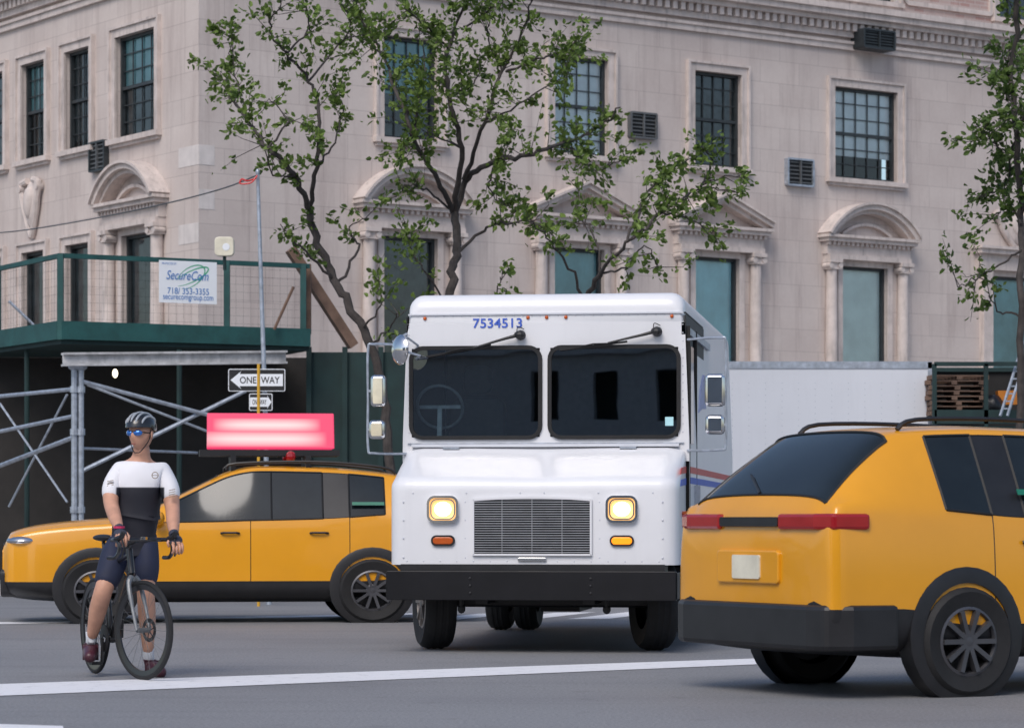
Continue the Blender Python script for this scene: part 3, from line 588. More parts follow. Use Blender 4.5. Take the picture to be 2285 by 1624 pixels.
q=MB()
for x in (-.5,.5):
    for z in (.5,.56,.62): q.ell((x,-.002,z),(.012,.008,.012),8,5)
q.build('bumper_bolts','blackp',V)
q=MB(); q.box(-1.1,1.1,.1,.4,.55,.735); q.box(-1.15,1.15,.3,6.4,.47,.62); q.box(-.5,-.4,.3,5,.4,.5); q.box(.4,.5,.3,5,.4,.5); q.tube([(-.9,.85,.42),(.9,.85,.42)],.06,8); q.tube([(-1,5.2,.42),(1,5.2,.42)],.07,8); q.ell((.1,5.2,.42),(.2,.2,.18),12,8); q.box(-.2,.15,2.2,3.2,.28,.45); q.build('chassis','blackp',V)
for x in (-.62,.6): q=MB(); q.tube([(x,.3,.5),(x,.3,.36)],.018,6); q.ell((x,.3,.36),(.035,.02,.04),8,5); q.build('tow_hook','blackp',V)
wheel(V,(-.94,.85,.405),.40,.27,109,1,rim='steelrim',rr=.56,spokes=8); wheel(V,(.94,.85,.405),.40,.27,109,-1,rim='steelrim',rr=.56,spokes=8)
for x in (-1.0,-.72,.72,1.0): wheel(V,(x,5.25,.405),.40,.23,90,-1 if x>0 else 1,rim='steelrim',rr=.56)
tx(V,'fleet_number','7534513',.425,.082,-.41,2.785,'blue',y=.944,bold=.012)
for x in (-1.04,-.147,.014,.18,1.087):
    q=MB(); q.ell((x,.945,2.83),(.016,.012,.016),10,6); q.build('marker_lamp','amber',V,smooth=True)
for (px,pz),(tx_,tz) in (((-.21,2.68),(-1.02,2.50)),((.96,2.70),(.13,2.55))):
    q=MB(); q.tube([(px,.95,pz),(px,.88,pz)],[.045,.035],12); q.tube([(px,.89,pz),(px-.12,.89,pz-.03),((px+tx_)/2,.895,(pz+tz)/2-.02)],[.018,.014,.008],6)
    q.ell((px,.885,pz),(.05,.03,.035),10,6); wp=q.build('wiper','blackp',V)
    q=MB(); a=Vector((px-.25,.905,pz-.085)); c=Vector((tx_,.91,tz-.0)); q.bar(a,c,.01,.018); q.tube([a.lerp(c,.2),a.lerp(c,.5)+Vector((0,-.02,.015)),a.lerp(c,.8)],.006,5); q.build('wiper_blade','rubber',wp)
    q=MB(); q.tube(spline([(px-.03,.93,pz+.03),(px-.02,.92,pz+.07),(px+.03,.93,pz+.05)],4),.004,5); q.build('washer_hose','rubber',wp)
def mirror_set(sx,xo,xi,z0,z1,ms):
    q=MB(); q.tube(spline([(sx*xi,.95,z1),(sx*(xo-.05),.72,z1),(sx*xo,.70,z1-.05),(sx*xo,.70,(z0+z1)/2),(sx*xo,.70,z0+.05),(sx*(xo-.05),.72,z0),(sx*xi,.95,z0)],5),.011,8); fr=q.build('mirror_frame','steel',V,smooth=True)
    for cx,cz,w,h in ms:
        q=MB(); q.prism(rrect(sx*cx-w/2,sx*cx+w/2,cz-h/2,cz+h/2,.035),.66,.72); m=q.build('mirror','chrome',fr,bev=.025,smooth=True)
        q=MB(); q.rring(sx*cx-w/2+.008,sx*cx+w/2-.008,cz-h/2+.008,cz+h/2-.008,.03,.01,.715,.735); q.build('mirror_rim','blackp',fr)
        q=MB(); q.bar((sx*cx,.70,cz),(sx*xo,.70,cz),.03,.02); q.build('clamp','steel',fr)
mirror_set(-1,1.49,1.2,1.67,2.60,[(1.40,2.20,.13,.27),(1.41,1.87,.14,.16)])
mirror_set(1,1.56,1.22,1.69,2.63,[(1.47,2.19,.17,.27),(1.47,1.90,.16,.16)])
q=MB(); Mx=T(-1.19,.55,2.54)@RZ(-52)@Matrix.Rotation(R(14),4,'Y'); q.lathe([(.001,-.05),(.07,-.04),(.115,-.015),(.13,.01),(.125,.02),(.001,.02)],20,Mx); cm=q.build('convex_mirror','chrome',V,smooth=True)
q=MB(); q.tube([(-1.19,.57,2.54),(-1.27,.7,2.62),(-1.2,.95,2.70)],.012,6); q.tube([(-1.19,.57,2.54),(-1.05,.75,2.5),(-1.12,.95,2.48)],.01,6); q.tube([(-1.27,.7,2.62),(-1.17,.8,2.66),(-1.1,.95,2.6)],.01,6); q.build('mirror_arm','steel',cm)
def side(name,y0,y1,za,zb,m,d=.004): q=MB(); q.box(hw(zb)-.002,hw(zb)+d+ (hw(za)-hw(zb)),y0,y1,za,zb); return q.build(name,m,V)
side('side_window',1.05,1.35,1.75,2.58,'carglass',.006); side('door_seam',1.75,1.78,.65,2.75,'seam'); side('door_seam',.99,1.01,.7,2.75,'seam')
side('red_stripe',1.02,6.6,1.50,1.555,'red'); side('blue_stripe',1.02,6.6,1.41,1.465,'blue'); side('grab_handle',1.5,1.54,1.2,1.4,'steel',.05); side('side_rail',1.0,6.6,.60,.68,'steel',.02); side('door_rail',1.02,3.5,2.68,2.74,'steel',.03)
q=MB(); 
for zc,m_ in ((1.50,0),(1.40,1)): q.prism([(.36,zc-.02),(.955,zc),(.955,zc+.055),(.44,zc+.035)],1.2055,1.2095,'x',m_)
q.build('nose_stripes',['red','blue'],V)
q=MB(); em=[(y*.42+1.15,z) for y,z in [(2.2,2.05),(2.9,2.27),(3.9,2.42),(4.6,2.36),(3.9,2.3),(4.7,2.22),(4.0,2.2),(4.4,2.12),(3.2,2.1)]]; q.prism(em,hw(2.4)-.01,hw(2.0)+.004,'x'); q.build('eagle_emblem',mat('pale_blue_emblem',(.40,.42,.60),.6),V)
q=MB(); q.prism([(1.35,.3),(2.2,.25),(2.2,.62),(1.35,.62)],1.16,1.2,'x'); q.build('step_panel','white',V)
q=MB(); q.tube([(1.2,.6,1.15),(1.24,.55,1.15)],.025,8); q.build('side_marker','amber',V)
# ---------------- taxis
ST=[ # x, zb, w, zs, ws, zt, wt
(2.30,.36,.66,.78,.64,.82,.50),(2.23,.27,.82,.92,.79,.97,.64),(2.0,.23,.91,1.0,.86,1.05,.70),(1.45,.21,.93,1.05,.88,1.105,.74),(1.0,.21,.93,1.07,.90,1.14,.76),(.72,.21,.93,1.08,.90,1.29,.71),
(.15,.21,.93,1.08,.90,1.60,.66),(.0,.21,.93,1.085,.90,1.655,.65),(-.14,.21,.93,1.09,.90,1.68,.65),(-.24,.21,.93,1.09,.90,1.69,.65),(-.95,.21,.93,1.11,.90,1.705,.65),(-1.06,.21,.93,1.12,.90,1.705,.65),(-1.50,.22,.93,1.16,.90,1.69,.64),(-1.74,.24,.93,1.18,.89,1.665,.63),(-2.04,.25,.92,1.20,.88,1.46,.67),(-2.27,.28,.91,1.19,.87,1.25,.74),(-2.32,.33,.89,1.10,.85,1.16,.72),(-2.35,.38,.85,.90,.81,.98,.68)]
TN=['body','cladding','windshield','rear_window','front_window','rear_door_window','quarter_window','front_door','rear_door','window_pillar']
TM=['yellow','blackp','carglass','carglass','carglass','carglass','carglass','yellow','yellow','blackp']
def car_shell(par,slope):
    vs=[];fs=[];tg=[]
    def ring(s):
        x,zb,w,zs,ws,zt,wt=s; zt-=slope*max(0,-.5-x)*.07*(x>-2.2); zc=.55 if x<-1.7 else .44; h=[(w*.8,zb),(w,zb+.1),(w,zc),(w-.003,(zs+zc)/2+.08),(ws,zs),(wt,zt-.05),(wt*.88,zt)]
        return [(x,0,zb)]+[(x,y,z) for y,z in h]+[(x,0,zt+.012)]+[(x,-y,z) for y,z in reversed(h)]
    n=16
    for s in ST: vs+=ring(s)
    for i in range(len(ST)-1):
        xa,xb=ST[i][0],ST[i+1][0]; xm=(xa+xb)/2
        for j in range(n):
            k=min(j,n-1-j); t=0
            if k<=2: t=1
            elif k==5:
                if -.24<xm<.72: t=4
                elif -.95<xm<-.24: t=5
                elif -1.50<xm<-1.06: t=6
                elif -1.06<xm<-.95: t=9
            elif k>=7:
                if .15<xm<1.0: t=2
                elif -2.27<xm<-1.74: t=3
            elif k==6 and -2.27<xm<-1.74: t=3
            if k in(3,4):
                if -.14<xm<1.0: t=7
                elif -1.06<xm<-.14: t=8
            fs.append((i*n+j,i*n+(j+1)%n,(i+1)*n+(j+1)%n,(i+1)*n+j)); tg.append(t+ (10 if j>=8 and t>=4 else 0))
    fs.append(tuple(range(n))); tg.append(0); L=len(ST)-1; fs.append(tuple(L*n+j for j in range(n))); tg.append(0)
    me=bpy.data.meshes.new('shell'); me.from_pydata(vs,[],fs); me.update(calc_edges=True)
    cr=me.attributes.new('crease_edge','FLOAT','EDGE'); lon={5:.5,11:.5,6:.5,10:.5,3:.6,13:.6}; rg={.15:.3,1.0:.4,-1.74:.4,-2.27:.6,-2.32:.4,2.23:.5}
    for e in me.edges:
        a,b2=e.vertices; ia,ja=divmod(a,n); ib,jb=divmod(b2,n)
        if ja==jb and ja in lon: cr.data[e.index].value=lon[ja]
        elif ia==ib and ST[ia][0] in rg: cr.data[e.index].value=rg[ST[ia][0]]
    for i in range(20): me.materials.append(None)
    me.polygons.foreach_set('material_index',tg); ob=bpy.data.objects.new('shell',me); C.objects.link(ob)
    md=ob.modifiers.new('s','SUBSURF'); md.levels=2; md.render_levels=2
    dg=bpy.context.evaluated_depsgraph_get(); dg.update(); ev=bpy.data.meshes.new_from_object(ob.evaluated_get(dg)); bpy.data.objects.remove(ob)
    V_=[v.co.copy() for v in ev.vertices]; groups={}; em={}
    for p in ev.polygons:
        groups.setdefault(p.material_index,[]).append(tuple(p.vertices))
        for e in p.edge_keys: em.setdefault(e,set()).add(p.material_index)
    out={}
    for t,fl in groups.items():
        used={};vv=[];ff=[]
        for f in fl:
            q=[]
            for i in f:
                if i not in used: used[i]=len(vv); vv.append(V_[i])
                q.append(used[i])
            ff.append(tuple(q))
        m=MB(); m.add(vv,ff); b_=t%10; ob=m.build(TN[b_],TM[b_],par,fix=False)
        ob.data.flip_normals(); ob.data.shade_smooth(); out[t]=ob
    s=MB()
    for e,ts in em.items():
        if len(ts)>1 and not (ts<={0,1}):
            g=any(2<=x%10<=6 for x in ts); s.tube([V_[e[0]],V_[e[1]]],.010 if g else .004,4)
    s.build('trim_seams','seam',par,fix=False); return out
def taxi(label,loc,rz,sign):
    t=thing('taxi',label,'taxi',loc,rz,None); out=car_shell(t,1 if sign else 0); rl=.05 if sign else 0
    for x in (1.38,-1.34):
        for sd in (-1,1):
            q=MB(); q.lathe([(.43,sd*.80),(.43,sd*.932),(.40,sd*.942),(.33,sd*.942),(.33,sd*.85)],32,T(x,0,.38)); q.build('wheel_arch','blackp',t,smooth=True)
            wheel(t,(x,sd*.86,.345),.345,.22,0,sd,spokes=10)
    for sd in (-1,1):
        q=MB(); q.ell((2.10,sd*.74,.88),(.17,.15,.06),14,8,Mx=RZ(-sd*38)); q.build('headlight','chrome',t,smooth=True)
        q=MB(); q.prism([(-2.365,sd*.34),(-2.36,sd*.74),(-2.31,sd*.89),(-2.06,sd*.925),(-2.06,sd*.86),(-2.26,sd*.80),(-2.28,sd*.66),(-2.28,sd*.34)],1.04,1.14,'z'); q.build('taillight','redlens',t,bev=.02)
        q=MB(); q.ell((.78,sd*1.02,1.12),(.07,.11,.08),12,8); q.bar((.78,sd*.88,1.06),(.78,sd*.98,1.08),.04); q.build('side_mirror','yellow',t,smooth=True)
        for x,k in ((-.02,7),(-.9,8)):
            q=MB(); q.tube([(x,sd*.925,.96),(x+.03,sd*.945,.965),(x+.15,sd*.945,.965),(x+.18,sd*.925,.96)],.013,6); q.build('handle','blackp',out[k+(0 if sd>0 else 10)])
        q=MB(); q.tube(spline([(.1,sd*.56,1.64),(0,sd*.56,1.71),(-.8,sd*.56,1.745-rl*.3),(-1.45,sd*.55,1.735-rl*1.2),(-1.6,sd*.55,1.67-rl*1.4)],4),.016,6); q.build('roof_rail','blackp',t,smooth=True)
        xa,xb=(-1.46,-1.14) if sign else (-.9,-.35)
        q=MB(); q.prism([(sd*.879,1.26),(sd*.862,1.295),(sd*.856,1.295),(sd*.873,1.26)],xa,xb,'x'); q.build('painted_reflection',mat('green_reflection',(.012,.16,.10),.4),t)  # green strip paints the partition's reflection onto the side glass
    q=MB(); q.prism(rrect(-.46,.46,.60,.86,.04),2.2,2.30,'x'); q.build('grille','blackp',t,bev=.01)
    q=MB(); q.prism(rrect(-.72,.72,.28,.58,.06),2.15,2.32,'x'); q.build('front_bumper','blackp',t,bev=.03)
    q=MB(); q.prism([(-2.40,-.72),(-2.36,-.86),(-2.2,-.945),(-1.86,-.95),(-1.86,-.8),(-2.2,-.7),(-2.2,.7),(-1.86,.8),(-1.86,.95),(-2.2,.945),(-2.36,.86),(-2.40,.72)],.30,.58,'z'); q.build('rear_bumper','blackp',t,bev=.03)
    q=MB(); q.prism(rrect(-.36,.36,.70,.91,.03),-2.368,-2.30,'x'); q.build('plate_recess','yellow',t,bev=.01)
    q=MB(); q.prism(rrect(-.16,.16,.73,.88,.015),-2.378,-2.35,'x'); q.build('licence_plate','cream',t)
    q=MB(); q.prism(rrect(-.34,.34,1.06,1.12,.02),-2.36,-2.29,'x'); q.build('tailgate_trim','blackp',t)
    q=MB(); q.tube([(-2.27,0,1.27),(-2.14,.3,1.39)],.010,6); q.build('rear_wiper','blackp',t)
    if sign:
        q=MB(); vs=[(x,y,z) for x in (-1.0,.28) for y,z in ((-.24,1.88),(.24,1.88),(.12,2.27),(-.12,2.27))]; q.add(vs,[(0,1,2,3),(7,6,5,4),(0,4,5,1),(1,5,6,2),(2,6,7,3),(3,7,4,0)]); so=q.build('roof_sign','pink',t,bev=.01)
        q=MB(); q.box(-1.05,.36,-.3,.3,1.80,1.865); q.box(-.75,-.7,-.5,.5,1.66,1.80); q.box(.0,.05,-.5,.5,1.62,1.80); q.build('sign_base','blackp',so)
        q=MB(); q.ell((-.55,-.42,1.79),(.05,.04,.06),10,6); q.ell((-.55,.42,1.79),(.05,.04,.06),10,6); q.build('roof_lamp','redlens',so)
    return t
tx1=P(522,1160,31.9); ta=taxi('yellow taxi with pink lit roof sign passing behind the cyclist',(tx1.x,tx1.y+.1,0),R(180+7),True); ta.scale=(1.08,1,1)
taxi('nearer yellow taxi cut by the right edge, its rear towards the van',(3.58,19.60,0),R(28),False)
# ---------------- box truck and stacked materials
bt=thing('box_truck','plain white box truck parked side-on behind the delivery van','truck',up(P(1800,0,42),0)); k=42/F
xl=(1560-1142.5)*k-bt.location.x; xr=(2078-1142.5)*k-bt.location.x; zt=H+352*k
q=MB(); q.box(xl,xr,0,2.3,.95,zt); q.build('cargo_box','whited',bt,bev=.03)
q=MB(); q.box(xl-.01,xr+.01,-.015,2.31,zt-.09,zt+.01); q.box(xl,xr,-.02,2.3,.9,1.0); q.box(xr-.05,xr+.012,-.015,.03,.95,zt); q.build('edge_rail','steel',bt)
q=MB()
for i in range(1,14):
    x=xl+(xr-xl)*i/14
    for j in range(24): q.ell((x,-.001,1.05+j*.088),(.007,.004,.007),5,4)
q.build('panel_rivets','steel',bt)
q=MB(); q.box(xl-1.6,xl-.1,.05,2.2,.6,2.3); q.build('cab','white',bt,bev=.1); q=MB(); q.box(xl-1.5,xr-.1,.4,1.9,.6,.9); q.build('chassis','blackp',bt)
for x in (xl-.8,xr-.9): wheel(bt,(x,.2,.45),.45,.28,0,-1,spokes=6)
df=thing('debris_pen','dark green framed pen of timber pallets beside the box truck','pen',up(P(2190,0,41.5),0)); k=41.5/F
def D(u,v,y=0): return Vector(((u-2190)*k,y,H+(1160-v)*k))
q=MB(); 
for u in (2085,2200,2330): q.bar(up(D(u,0),0),D(u,812),.06)
for u in (2085,2330): q.bar(up(D(u,0,1.6),0),D(u,812,1.6),.06)
q.bar(D(2085,812),D(2330,812),.06); q.bar(D(2085,812,1.6),D(2330,812,1.6),.06); q.bar(D(2085,930),D(2330,930),.06,.2); q.build('frame','greend',df)
q=MB(); q.box(D(2085,0).x,D(2330,0).x,0,1.6,0.1,H+210*k); q.build('base_box','greend',df)
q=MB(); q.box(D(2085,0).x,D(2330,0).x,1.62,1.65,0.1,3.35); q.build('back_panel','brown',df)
for j in range(8):
    pl=thing('timber_pallet','timber pallet in the leaning stack inside the green pen','pallet',df.location+D(2142,925-j*11.5,.7),R(random.uniform(-6,6)),'stacked timber pallets')
    q=MB()
    for i in range(5): q.box(-.42,.42,-.45+i*.2,-.33+i*.2,.045,.062)
    for x in (-.42,-.05,.34): q.box(x,x+.08,-.45,.45,0,.045)
    q.build('boards','wood',pl)
q=MB(); q.ell(df.location+D(2222,905,.35),(.16,.15,.17),16,10,fn=lambda p:p*(1+.12*math.sin(7*p.x+5*p.z)*math.cos(6*p.y))); tag(q.build('rubbish_bag','bag',smooth=True),'shiny black rubbish bag beside the pallet stack','bag')
q=MB(); q.prism([(-.14,0),(.14,0),(.16,.2),(-.16,.2)],-.12,.12); oc_=q.build('crate','orange',loc=df.location+D(2262,900,.5)); tag(oc_,'small orange crate in the green pen near the right edge','crate')
q=MB()
for s in (-1,1): q.bar(df.location+D(2232+s*8,930,-.3),df.location+D(2300+s*8,760,.3),.03)
for i in range(1,10): q.bar((df.location+D(2224,930,-.3)).lerp(df.location+D(2292,760,.3),i/10),(df.location+D(2240,930,-.3)).lerp(df.location+D(2308,760,.3),i/10),.02)
tag(q.build('ladder','steel'),'light metal ladder leaning on the green pen','ladder')
# ---------------- bicycle
bk=thing('bicycle','black road bicycle with grey fork, front wheel turned, straddled by the cyclist','bicycle',(-2.78,20.45,0),math.atan2(-.907,.42))
SM=T(.35,0,0)@RZ(17)@T(-.35,0,0)
def bwheel(c,Mx):
    o=MB(Mx); Id=T(*c)
    o.lathe([(.328+.016*math.cos(R(a)),.016*math.sin(R(a))) for a in range(0,361,45)],44,Id); w=o.build('wheel','rubber',bk,smooth=True)
    o=MB(Mx); o.lathe([(.315,-.011),(.315,.011),(.278,.006),(.278,-.006),(.315,-.011)],44,Id); o.build('rim','carbon',w,smooth=True)
    o=MB(Mx)
    for i in range(24):
        a=2*math.pi*i/24; s=.025*(1 if i%2 else -1); o.tube([Id@Vector((.02*math.cos(a+.6*(1 if i%4<2 else -1)),s,.02*math.sin(a+.6*(1 if i%4<2 else -1)))),Id@Vector((.28*math.cos(a),0,.28*math.sin(a)))],.0012,4)
    o.tube([Id@Vector((0,-.05,0)),Id@Vector((0,.05,0))],.018,10); o.build('spokes','sashl',w)
    o=MB(Mx); o.lathe([(.075,.045),(.082,.045),(.082,.048),(.055,.048),(.055,.045),(.075,.045)],24,Id)
    for i in range(6): a=i*math.pi/3; o.bar(Id@Vector((.015*math.cos(a),.046,.015*math.sin(a))),Id@Vector((.06*math.cos(a+.3),.046,.06*math.sin(a+.3))),.008,.004)
    o.build('brake_disc','blackp',w)
bwheel((.5,0,.344),SM); bwheel((-.5,0,.344),Matrix.Identity(4))
o=MB(); BB=(-.09,0,.27); ST_=(-.26,0,.80); HT=(.31,0,.90); HB=(.365,0,.73)
o.tube([BB,ST_],.018,10); o.tube([(-.25,0,.76),(.315,0,.86)],.018,10); o.tube([BB,(.36,0,.75)],.026,10); o.tube([HB,HT],.024,10); o.ell(BB,(.035,.05,.035))
for s in (-1,1): o.tube([(-.09,s*.03,.27),(-.5,s*.06,.344)],.011,6); o.tube([(-.24,s*.015,.72),(-.5,s*.06,.344)],.009,6)
o.build('frame','carbon',bk,smooth=True)
o=MB(SM); o.tube([(.372,0,.71),(.372,0,.68)],.025,10)
for s in (-1,1): o.tube(spline([(.375,s*.012,.71),(.39,s*.045,.66),(.44,s*.055,.52),(.5,s*.055,.344)],4),[.02]*4+[.017]*4+[.012]*5,8)
o.build('fork','gfork',bk,smooth=True)
o=MB(); o.tube([ST_,(-.30,0,.95)],.014,8); o.build('seat_post','carbon',bk)
o=MB(); o.ell((-.30,0,.975),(.14,.07,.025),14,8,fn=lambda p:Vector((p.x,p.y*(1-.55*max(0,p.x)),p.z))); o.build('saddle','blackp',bk,smooth=True)
o=MB(SM); o.tube([(.31,0,.91),(.31,0,.955)],.02,8); o.tube([(.31,0,.94),(.42,0,.96)],.018,8); o.tube([(.42,-.21,.965),(.42,.21,.965)],.015,8)
for s in (-1,1): o.tube(spline([(.42,s*.2,.965),(.47,s*.215,.965),(.52,s*.218,.945),(.53,s*.22,.89),(.49,s*.225,.845),(.41,s*.23,.84)],4),.014,8)
hb=o.build('handlebar','carbon',bk,smooth=True)
for s in (-1,1):
    o=MB(SM); o.tube(spline([(.49,s*.217,.97),(.55,s*.217,.985),(.575,s*.217,1.02)],4),[.02]*5+[.018]*2+[.016]*2,8); o.tube(spline([(.56,s*.217,.97),(.58,s*.217,.91),(.56,s*.217,.85)],3),.007,6); o.build('brake_lever','blackp',hb,smooth=True)
o=MB(SM); o.tube([(.44,.05,.985),(.44,.05,.965)],.025,10); o.build('bell','chrome',hb)
o=MB(); o.lathe([(.09,-.055),(.098,-.055),(.098,-.06),(.03,-.06),(.03,-.055)],28,T(*BB)); o.tube([(-.09,-.07,.27),(-.09,-.075,.10)],.012,6); o.tube([(-.09,.07,.27),(-.09,.075,.44)],.012,6); o.box(-.13,-.05,-.16,-.08,.085,.105); o.box(-.13,-.05,.08,.16,.43,.45); o.build('crankset','blackp',bk)
# ---------------- cyclist
PO=Vector((-2.66,20.55,0)); ps=thing('person','standing cyclist in black helmet, blue sunglasses and white and black jersey straddling a road bike','person',PO)
def J(u,v,Y): return P(u,v,Y)-PO
def skin(name,nodes,edges,mats,par,lv=2,extra=None,root=0,sm=0):
    ks=list(nodes); me=bpy.data.meshes.new(name); me.from_pydata([nodes[k][0] for k in ks],[(ks.index(a),ks.index(b)) for a,b in edges],[])
    ob=bpy.data.objects.new(name,me); C.objects.link(ob); ob.modifiers.new('s','SKIN'); sd=me.skin_vertices[0].data
    for i,k in enumerate(ks):
        r=nodes[k][1]; sd[i].radius=(r,r) if not isinstance(r,tuple) else r; sd[i].use_root=(i==root)
    s=ob.modifiers.new('u','SUBSURF'); s.levels=lv; s.render_levels=lv
    if sm: q=ob.modifiers.new('m','SMOOTH'); q.factor=.5; q.iterations=sm
    dg=bpy.context.evaluated_depsgraph_get(); dg.update(); ev=bpy.data.meshes.new_from_object(ob.evaluated_get(dg)); bpy.data.objects.remove(ob)
    m=MB(); m.add([v.co for v in ev.vertices],[tuple(p.vertices) for p in ev.polygons])
    if extra: extra(m)
    o=m.build(name,mats,par,fix=False); o.data.shade_smooth(); return o
N=dict(pel=(J(294,1192,20.62),.155),hipR=(J(266,1215,20.58),.106),hipL=(J(324,1213,20.62),.106),wai=(J(301,1152,20.62),.166),che=(J(308,1108,20.6),.180),ste=(J(312,1066,20.58),.172),nek=(J(315,1026,20.57),.070),nk2=(J(316,1008,20.55),.062),
 hdl=(J(315,985,20.54),.06),shR=(J(268,1056,20.55),.086),shL=(J(362,1057,20.6),.086),uaR=(J(248,1084,20.5),.072),uaL=(J(379,1088,20.55),.072),elR=(J(247,1122,20.42),.055),elL=(J(385,1132,20.5),.055),faR=(J(255,1150,20.25),.052),faL=(J(386,1162,20.35),.052),wrR=(J(266,1180,20.08),.034),wrL=(J(388,1192,20.22),.034),
 thR=(J(250,1262,20.45),.100),thL=(J(326,1265,20.5),.098),knR=(J(232,1312,20.3),.068),knL=(J(325,1320,20.42),.066),cvR=(J(219,1358,20.4),.069),cvL=(J(328,1372,20.52),.068),anR=(J(204,1425,20.52),.038),anL=(J(331,1462,20.58),.038))
E=[('pel','hipR'),('pel','hipL'),('pel','wai'),('wai','che'),('che','ste'),('ste','nek'),('nek','nk2'),('nk2','hdl'),('ste','shR'),('ste','shL'),('shR','uaR'),('uaR','elR'),('elR','faR'),('faR','wrR'),('shL','uaL'),('uaL','elL'),('elL','faL'),('faL','wrL'),('hipR','thR'),('thR','knR'),('knR','cvR'),('cvR','anR'),('hipL','thL'),('thL','knL'),('knL','cvL'),('cvL','anL')]
HC=J(315,968,20.53); HM=RZ(-28)
def headf(p):
    q=p.copy()
    if p.z<0: q.x*=1-.28*(-p.z)**1.3; q.y=q.y*(1-.22*(-p.z)) - .10*(-p.z)*(p.y<0)
    if p.y<-.75 and -.45<p.z<.15 and abs(p.x)<.22: q.y-=.24*(1-abs(p.x)/.22)
    if p.y<0 and -.62<p.z<-.5: q.y-=.05
    return q
def hand(m,w,tgt,side):
    d=(tgt-w).normalized(); x=Vector((0,0,1)).cross(d).normalized(); n=d.cross(x)
    c=w.lerp(tgt,.55); Mx=Matrix((x,d,n)).transposed().to_4x4(); m.ell(c,(.042,.055,.022),12,8,Mx=Mx)
    for i,(o_,ln) in enumerate(((-.032,.9),(-.011,1.05),(.011,1),(.031,.8))):
        b=c+d*.04+x*o_; m.tube([b,b+d*.035*ln-n*.006,b+d*.055*ln-n*.032,b+d*.042*ln-n*.056,b+d*.02*ln-n*.058],[.0105,.0105,.0095,.0085,.006],6)
    b=c+x*side*.038-d*.02; m.tube([b,b+x*side*.02+d*.025-n*.015,b+x*side*.014+d*.05-n*.035],[.012,.0105,.008],6)
HR=J(271,1200,19.93); HL=J(397,1216,20.12)
def extra(m):
    m.ell(HC,(.080,.098,.122),26,20,Mx=HM,fn=headf)
    for s in (-1,1): m.ell(HC+HM@Vector((s*.080,.01,-.005)),(.012,.02,.032),8,8)
    hand(m,N['wrR'][0],HR,1); hand(m,N['wrL'][0],HL,-1)
NB={k:(v[0],v[1]-(.055 if k in('pel','wai','che','ste') else .016 if k in ('shR','shL','hipR','hipL','thR','thL') else 0)) for k,v in N.items()}
body=skin('body',NB,E,'skin',ps,2,extra)
def sub(keys,g,repl={}): d={k:(N[k][0],N[k][1]+g) for k in keys}; d.update(repl); return d
def cut(a,b,t,g): return (N[a][0].lerp(N[b][0],t),N[a][1]*(1-t)+N[b][1]*t+g)
jer,nt,bs=nmat('white_and_black_jersey'); oc=ocoord(nt); sx=nt.nodes.new('ShaderNodeSeparateXYZ'); nt.links.new(oc,sx.inputs[0])
zcut=J(300,1087,20.5).z; st=ramp(nt,sx.outputs[2],zcut-.004,zcut+.004)
zx=sx.outputs[0]; xa=ramp(nt,zx,J(264,0,20.5).x,J(261,0,20.5).x); xb=ramp(nt,zx,J(366,0,20.5).x,J(369,0,20.5).x); zl=ramp(nt,sx.outputs[2],J(0,1150,20.5).z,J(0,1146,20.5).z)
sl=mth(nt,'MULTIPLY',mth(nt,'MAXIMUM',xa,xb),zl)
c=mixc(nt,st,(.014,.015,.024),(.78,.78,.82)); c=mixc(nt,sl,c,(.78,.78,.82)); nt.links.new(c,bs.inputs['Base Color']); bs.inputs['Roughness'].default_value=.75; bump(nt,bs,noise(nt,oc,5,1,.4),.5,.03)
jk=sub(['pel','wai','che','ste','shR','shL','uaR','uaL'],.012); jk['nek']=(J(315,1034,20.57),.088); jk['slR']=cut('uaR','elR',.95,.018); jk['slL']=cut('uaL','elL',.8,.018); jk['hem']=(J(294,1222,20.62),.155)
skin('jersey',jk,[('hem','pel'),('pel','wai'),('wai','che'),('che','ste'),('ste','nek'),('ste','shR'),('ste','shL'),('shR','uaR'),('shL','uaL'),('uaR','slR'),('uaL','slL')],jer,ps,sm=3)
sk=sub(['pel','hipR','hipL','thR','thL'],.012); sk['wai']=(J(297,1165,20.62),.14); sk['hR']=cut('thR','knR',.98,.018); sk['hL']=cut('thL','knL',.92,.018)
skin('shorts',sk,[('pel','wai'),('pel','hipR'),('pel','hipL'),('hipR','thR'),('hipL','thL'),('thR','hR'),('thL','hL')],'navy',ps,sm=2)
gold=mat('emblem_gold',(.30,.24,.18),.6)
q=MB(); q.lathe([(.019,0),(.022,-.002),(.025,0)],16,T(*(J(346,1060,20.38)))); q.bar(J(340,1060,20.375),J(352,1060,20.375),.004); q.build('chest_emblem',gold,ps)
for u,v in ((246,1080),(384,1100)):
    q=MB()
    for i in range(4): q.bar(J(u-7,v-6+i*5,20.42),J(u+7,v-9+i*5,20.42),.005)
    q.build('sleeve_emblem',gold,ps)
for a,(hu,hv,hy),(tu,tv,ty) in (('anR',(203,1447,20.58),(200,1466,20.36)),('anL',(333,1485,20.60),(360,1500,20.40))):
    an=N[a][0]; q=MB(); up_=an+Vector((0,0,.05)); q.tube([up_,an,J(hu,hv-14,hy)],[.042,.039,.038],12); q.build('sock','sock',ps,smooth=True)
    hl=J(hu,hv+6,hy); to_=J(tu,tv,ty); hl.z=max(hl.z,.055)
    skin('shoe',dict(t=(J(hu+2,hv-16,hy-.01),.050),a=(hl,.056),b=(hl.lerp(to_,.5)+Vector((0,0,.012)),.056),c=(hl.lerp(to_,.85),.050),d=(to_+(to_-hl)*.15,.038)),[('t','a'),('a','b'),('b','c'),('c','d')],'shoe',ps,root=1)
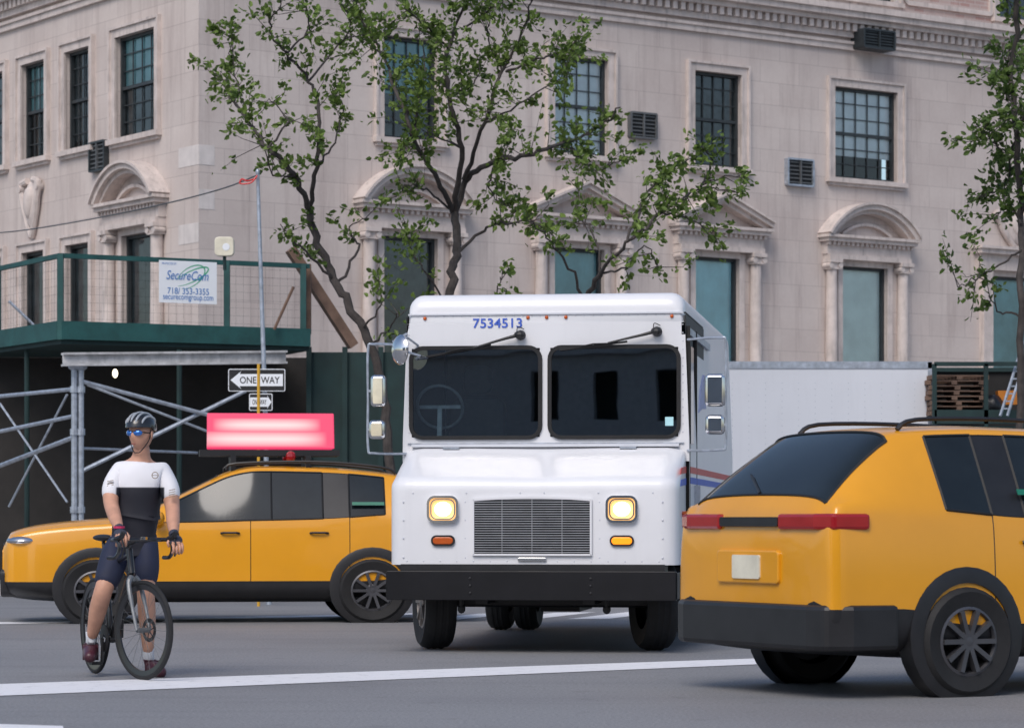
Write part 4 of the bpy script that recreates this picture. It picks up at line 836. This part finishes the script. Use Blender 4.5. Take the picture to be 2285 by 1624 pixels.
for w,tg_,s in (('wrR',HR,1),('wrL',HL,-1)):
    wv=N[w][0]; d=(tg_-wv).normalized(); x=Vector((0,0,1)).cross(d).normalized(); n=d.cross(x); Mx=Matrix((x,d,n)).transposed().to_4x4(); q=MB(); q.ell(wv.lerp(tg_,.5),(.047,.056,.028),12,8,Mx=Mx); q.tube([wv-d*.015,wv+d*.02],[.036,.036],12); q.build('glove','glove',ps,smooth=True)
q=MB(); q.tube([N['wrR'][0]-Vector((0,0,-.02)),N['wrR'][0]-Vector((0,0,-.005))],.039,12); q.build('wristband',mat('pink_band',(.6,.03,.12),.6),ps)
q=MB()
q.ell(HC+Vector((0,.0,.045)),(.100,.13,.105),28,14,Mx=HM,fn=lambda p:Vector((p.x,p.y,max(p.z,-.02-.20*(p.y>.2))))); he=q.build('helmet','helmet',ps,smooth=True)
q=MB()
for xo in (-.07,-.035,0,.035,.07):
    pts=[]
    for a in range(20,150,14):
        y=-math.cos(R(a))*.132*math.sqrt(1-(xo/.1)**2); z=math.sin(R(a))*.108*math.sqrt(1-(xo/.1)**2); pts.append(HC+Vector((0,0,.045))+HM@Vector((xo,y,z)))
    q.tube(pts,[.003]+[.008]*(len(pts)-2)+[.003],6)
q.build('helmet_ribs','silver',he,smooth=True)
q=MB()
for s in (-1,1): q.tube(spline([HC+HM@Vector((s*.085,.0,.03)),HC+HM@Vector((s*.078,-.02,-.05)),HC+HM@Vector((s*.03,-.05,-.125)),HC+HM@Vector((0,-.055,-.132))],4),.004,5)
q.build('chin_strap','blackp',he)
q=MB()
for s in (-1,1): q.ell(HC+HM@Vector((s*.036,-.092,.005)),(.034,.014,.021),12,8,Mx=HM@RZ(s*22))
gl=q.build('sunglasses','shades',ps,smooth=True)
q=MB(); q.tube([HC+HM@Vector((-.03,-.104,.014)),HC+HM@Vector((.03,-.104,.014))],.005,5)
for s in (-1,1): q.tube([HC+HM@Vector((s*.066,-.08,.01)),HC+HM@Vector((s*.082,.0,.005))],.004,5)
q.build('glasses_frame','blackp',gl)
q=MB(); q.ell(HC+HM@Vector((0,-.094,-.072)),(.022,.006,.005),10,6,Mx=HM); q.build('mouth','lips',ps,smooth=True)
# ---------------- light, world, camera
w=bpy.data.worlds.new('World'); bpy.context.scene.world=w; w.use_nodes=True; nt=w.node_tree; bg=nt.nodes['Background']
sk=nt.nodes.new('ShaderNodeTexSky'); sk.sky_type='NISHITA'; sk.sun_disc=False; sk.sun_elevation=R(48); sk.sun_rotation=R(200); sk.dust_density=1.8; sk.air_density=1.0
nt.links.new(sk.outputs[0],bg.inputs[0]); bg.inputs[1].default_value=.15
ld=bpy.data.lights.new('sun','SUN'); ld.energy=1.95; ld.angle=R(32); ld.color=(1,.94,.885); lo=bpy.data.objects.new('sun',ld); C.objects.link(lo)
dr=Vector((-math.sin(R(20))*math.cos(R(48)),-math.cos(R(20))*math.cos(R(48)),math.sin(R(48)))); lo.rotation_euler=dr.to_track_quat('Z','Y').to_euler(); lo.location=(0,0,40)
cd=bpy.data.cameras.new('cam'); co=bpy.data.objects.new('cam',cd); C.objects.link(co); co.location=(0,0,H); co.rotation_euler=(R(90),0,0)
cd.sensor_width=36; cd.lens=36*F/2285; cd.shift_y=(1160-812)/2285; cd.clip_end=2000; cd.dof.use_dof=True; cd.dof.focus_distance=24; cd.dof.aperture_fstop=5.0
sc=bpy.context.scene; sc.camera=co; sc.view_settings.view_transform='Standard'; sc.view_settings.look='None'
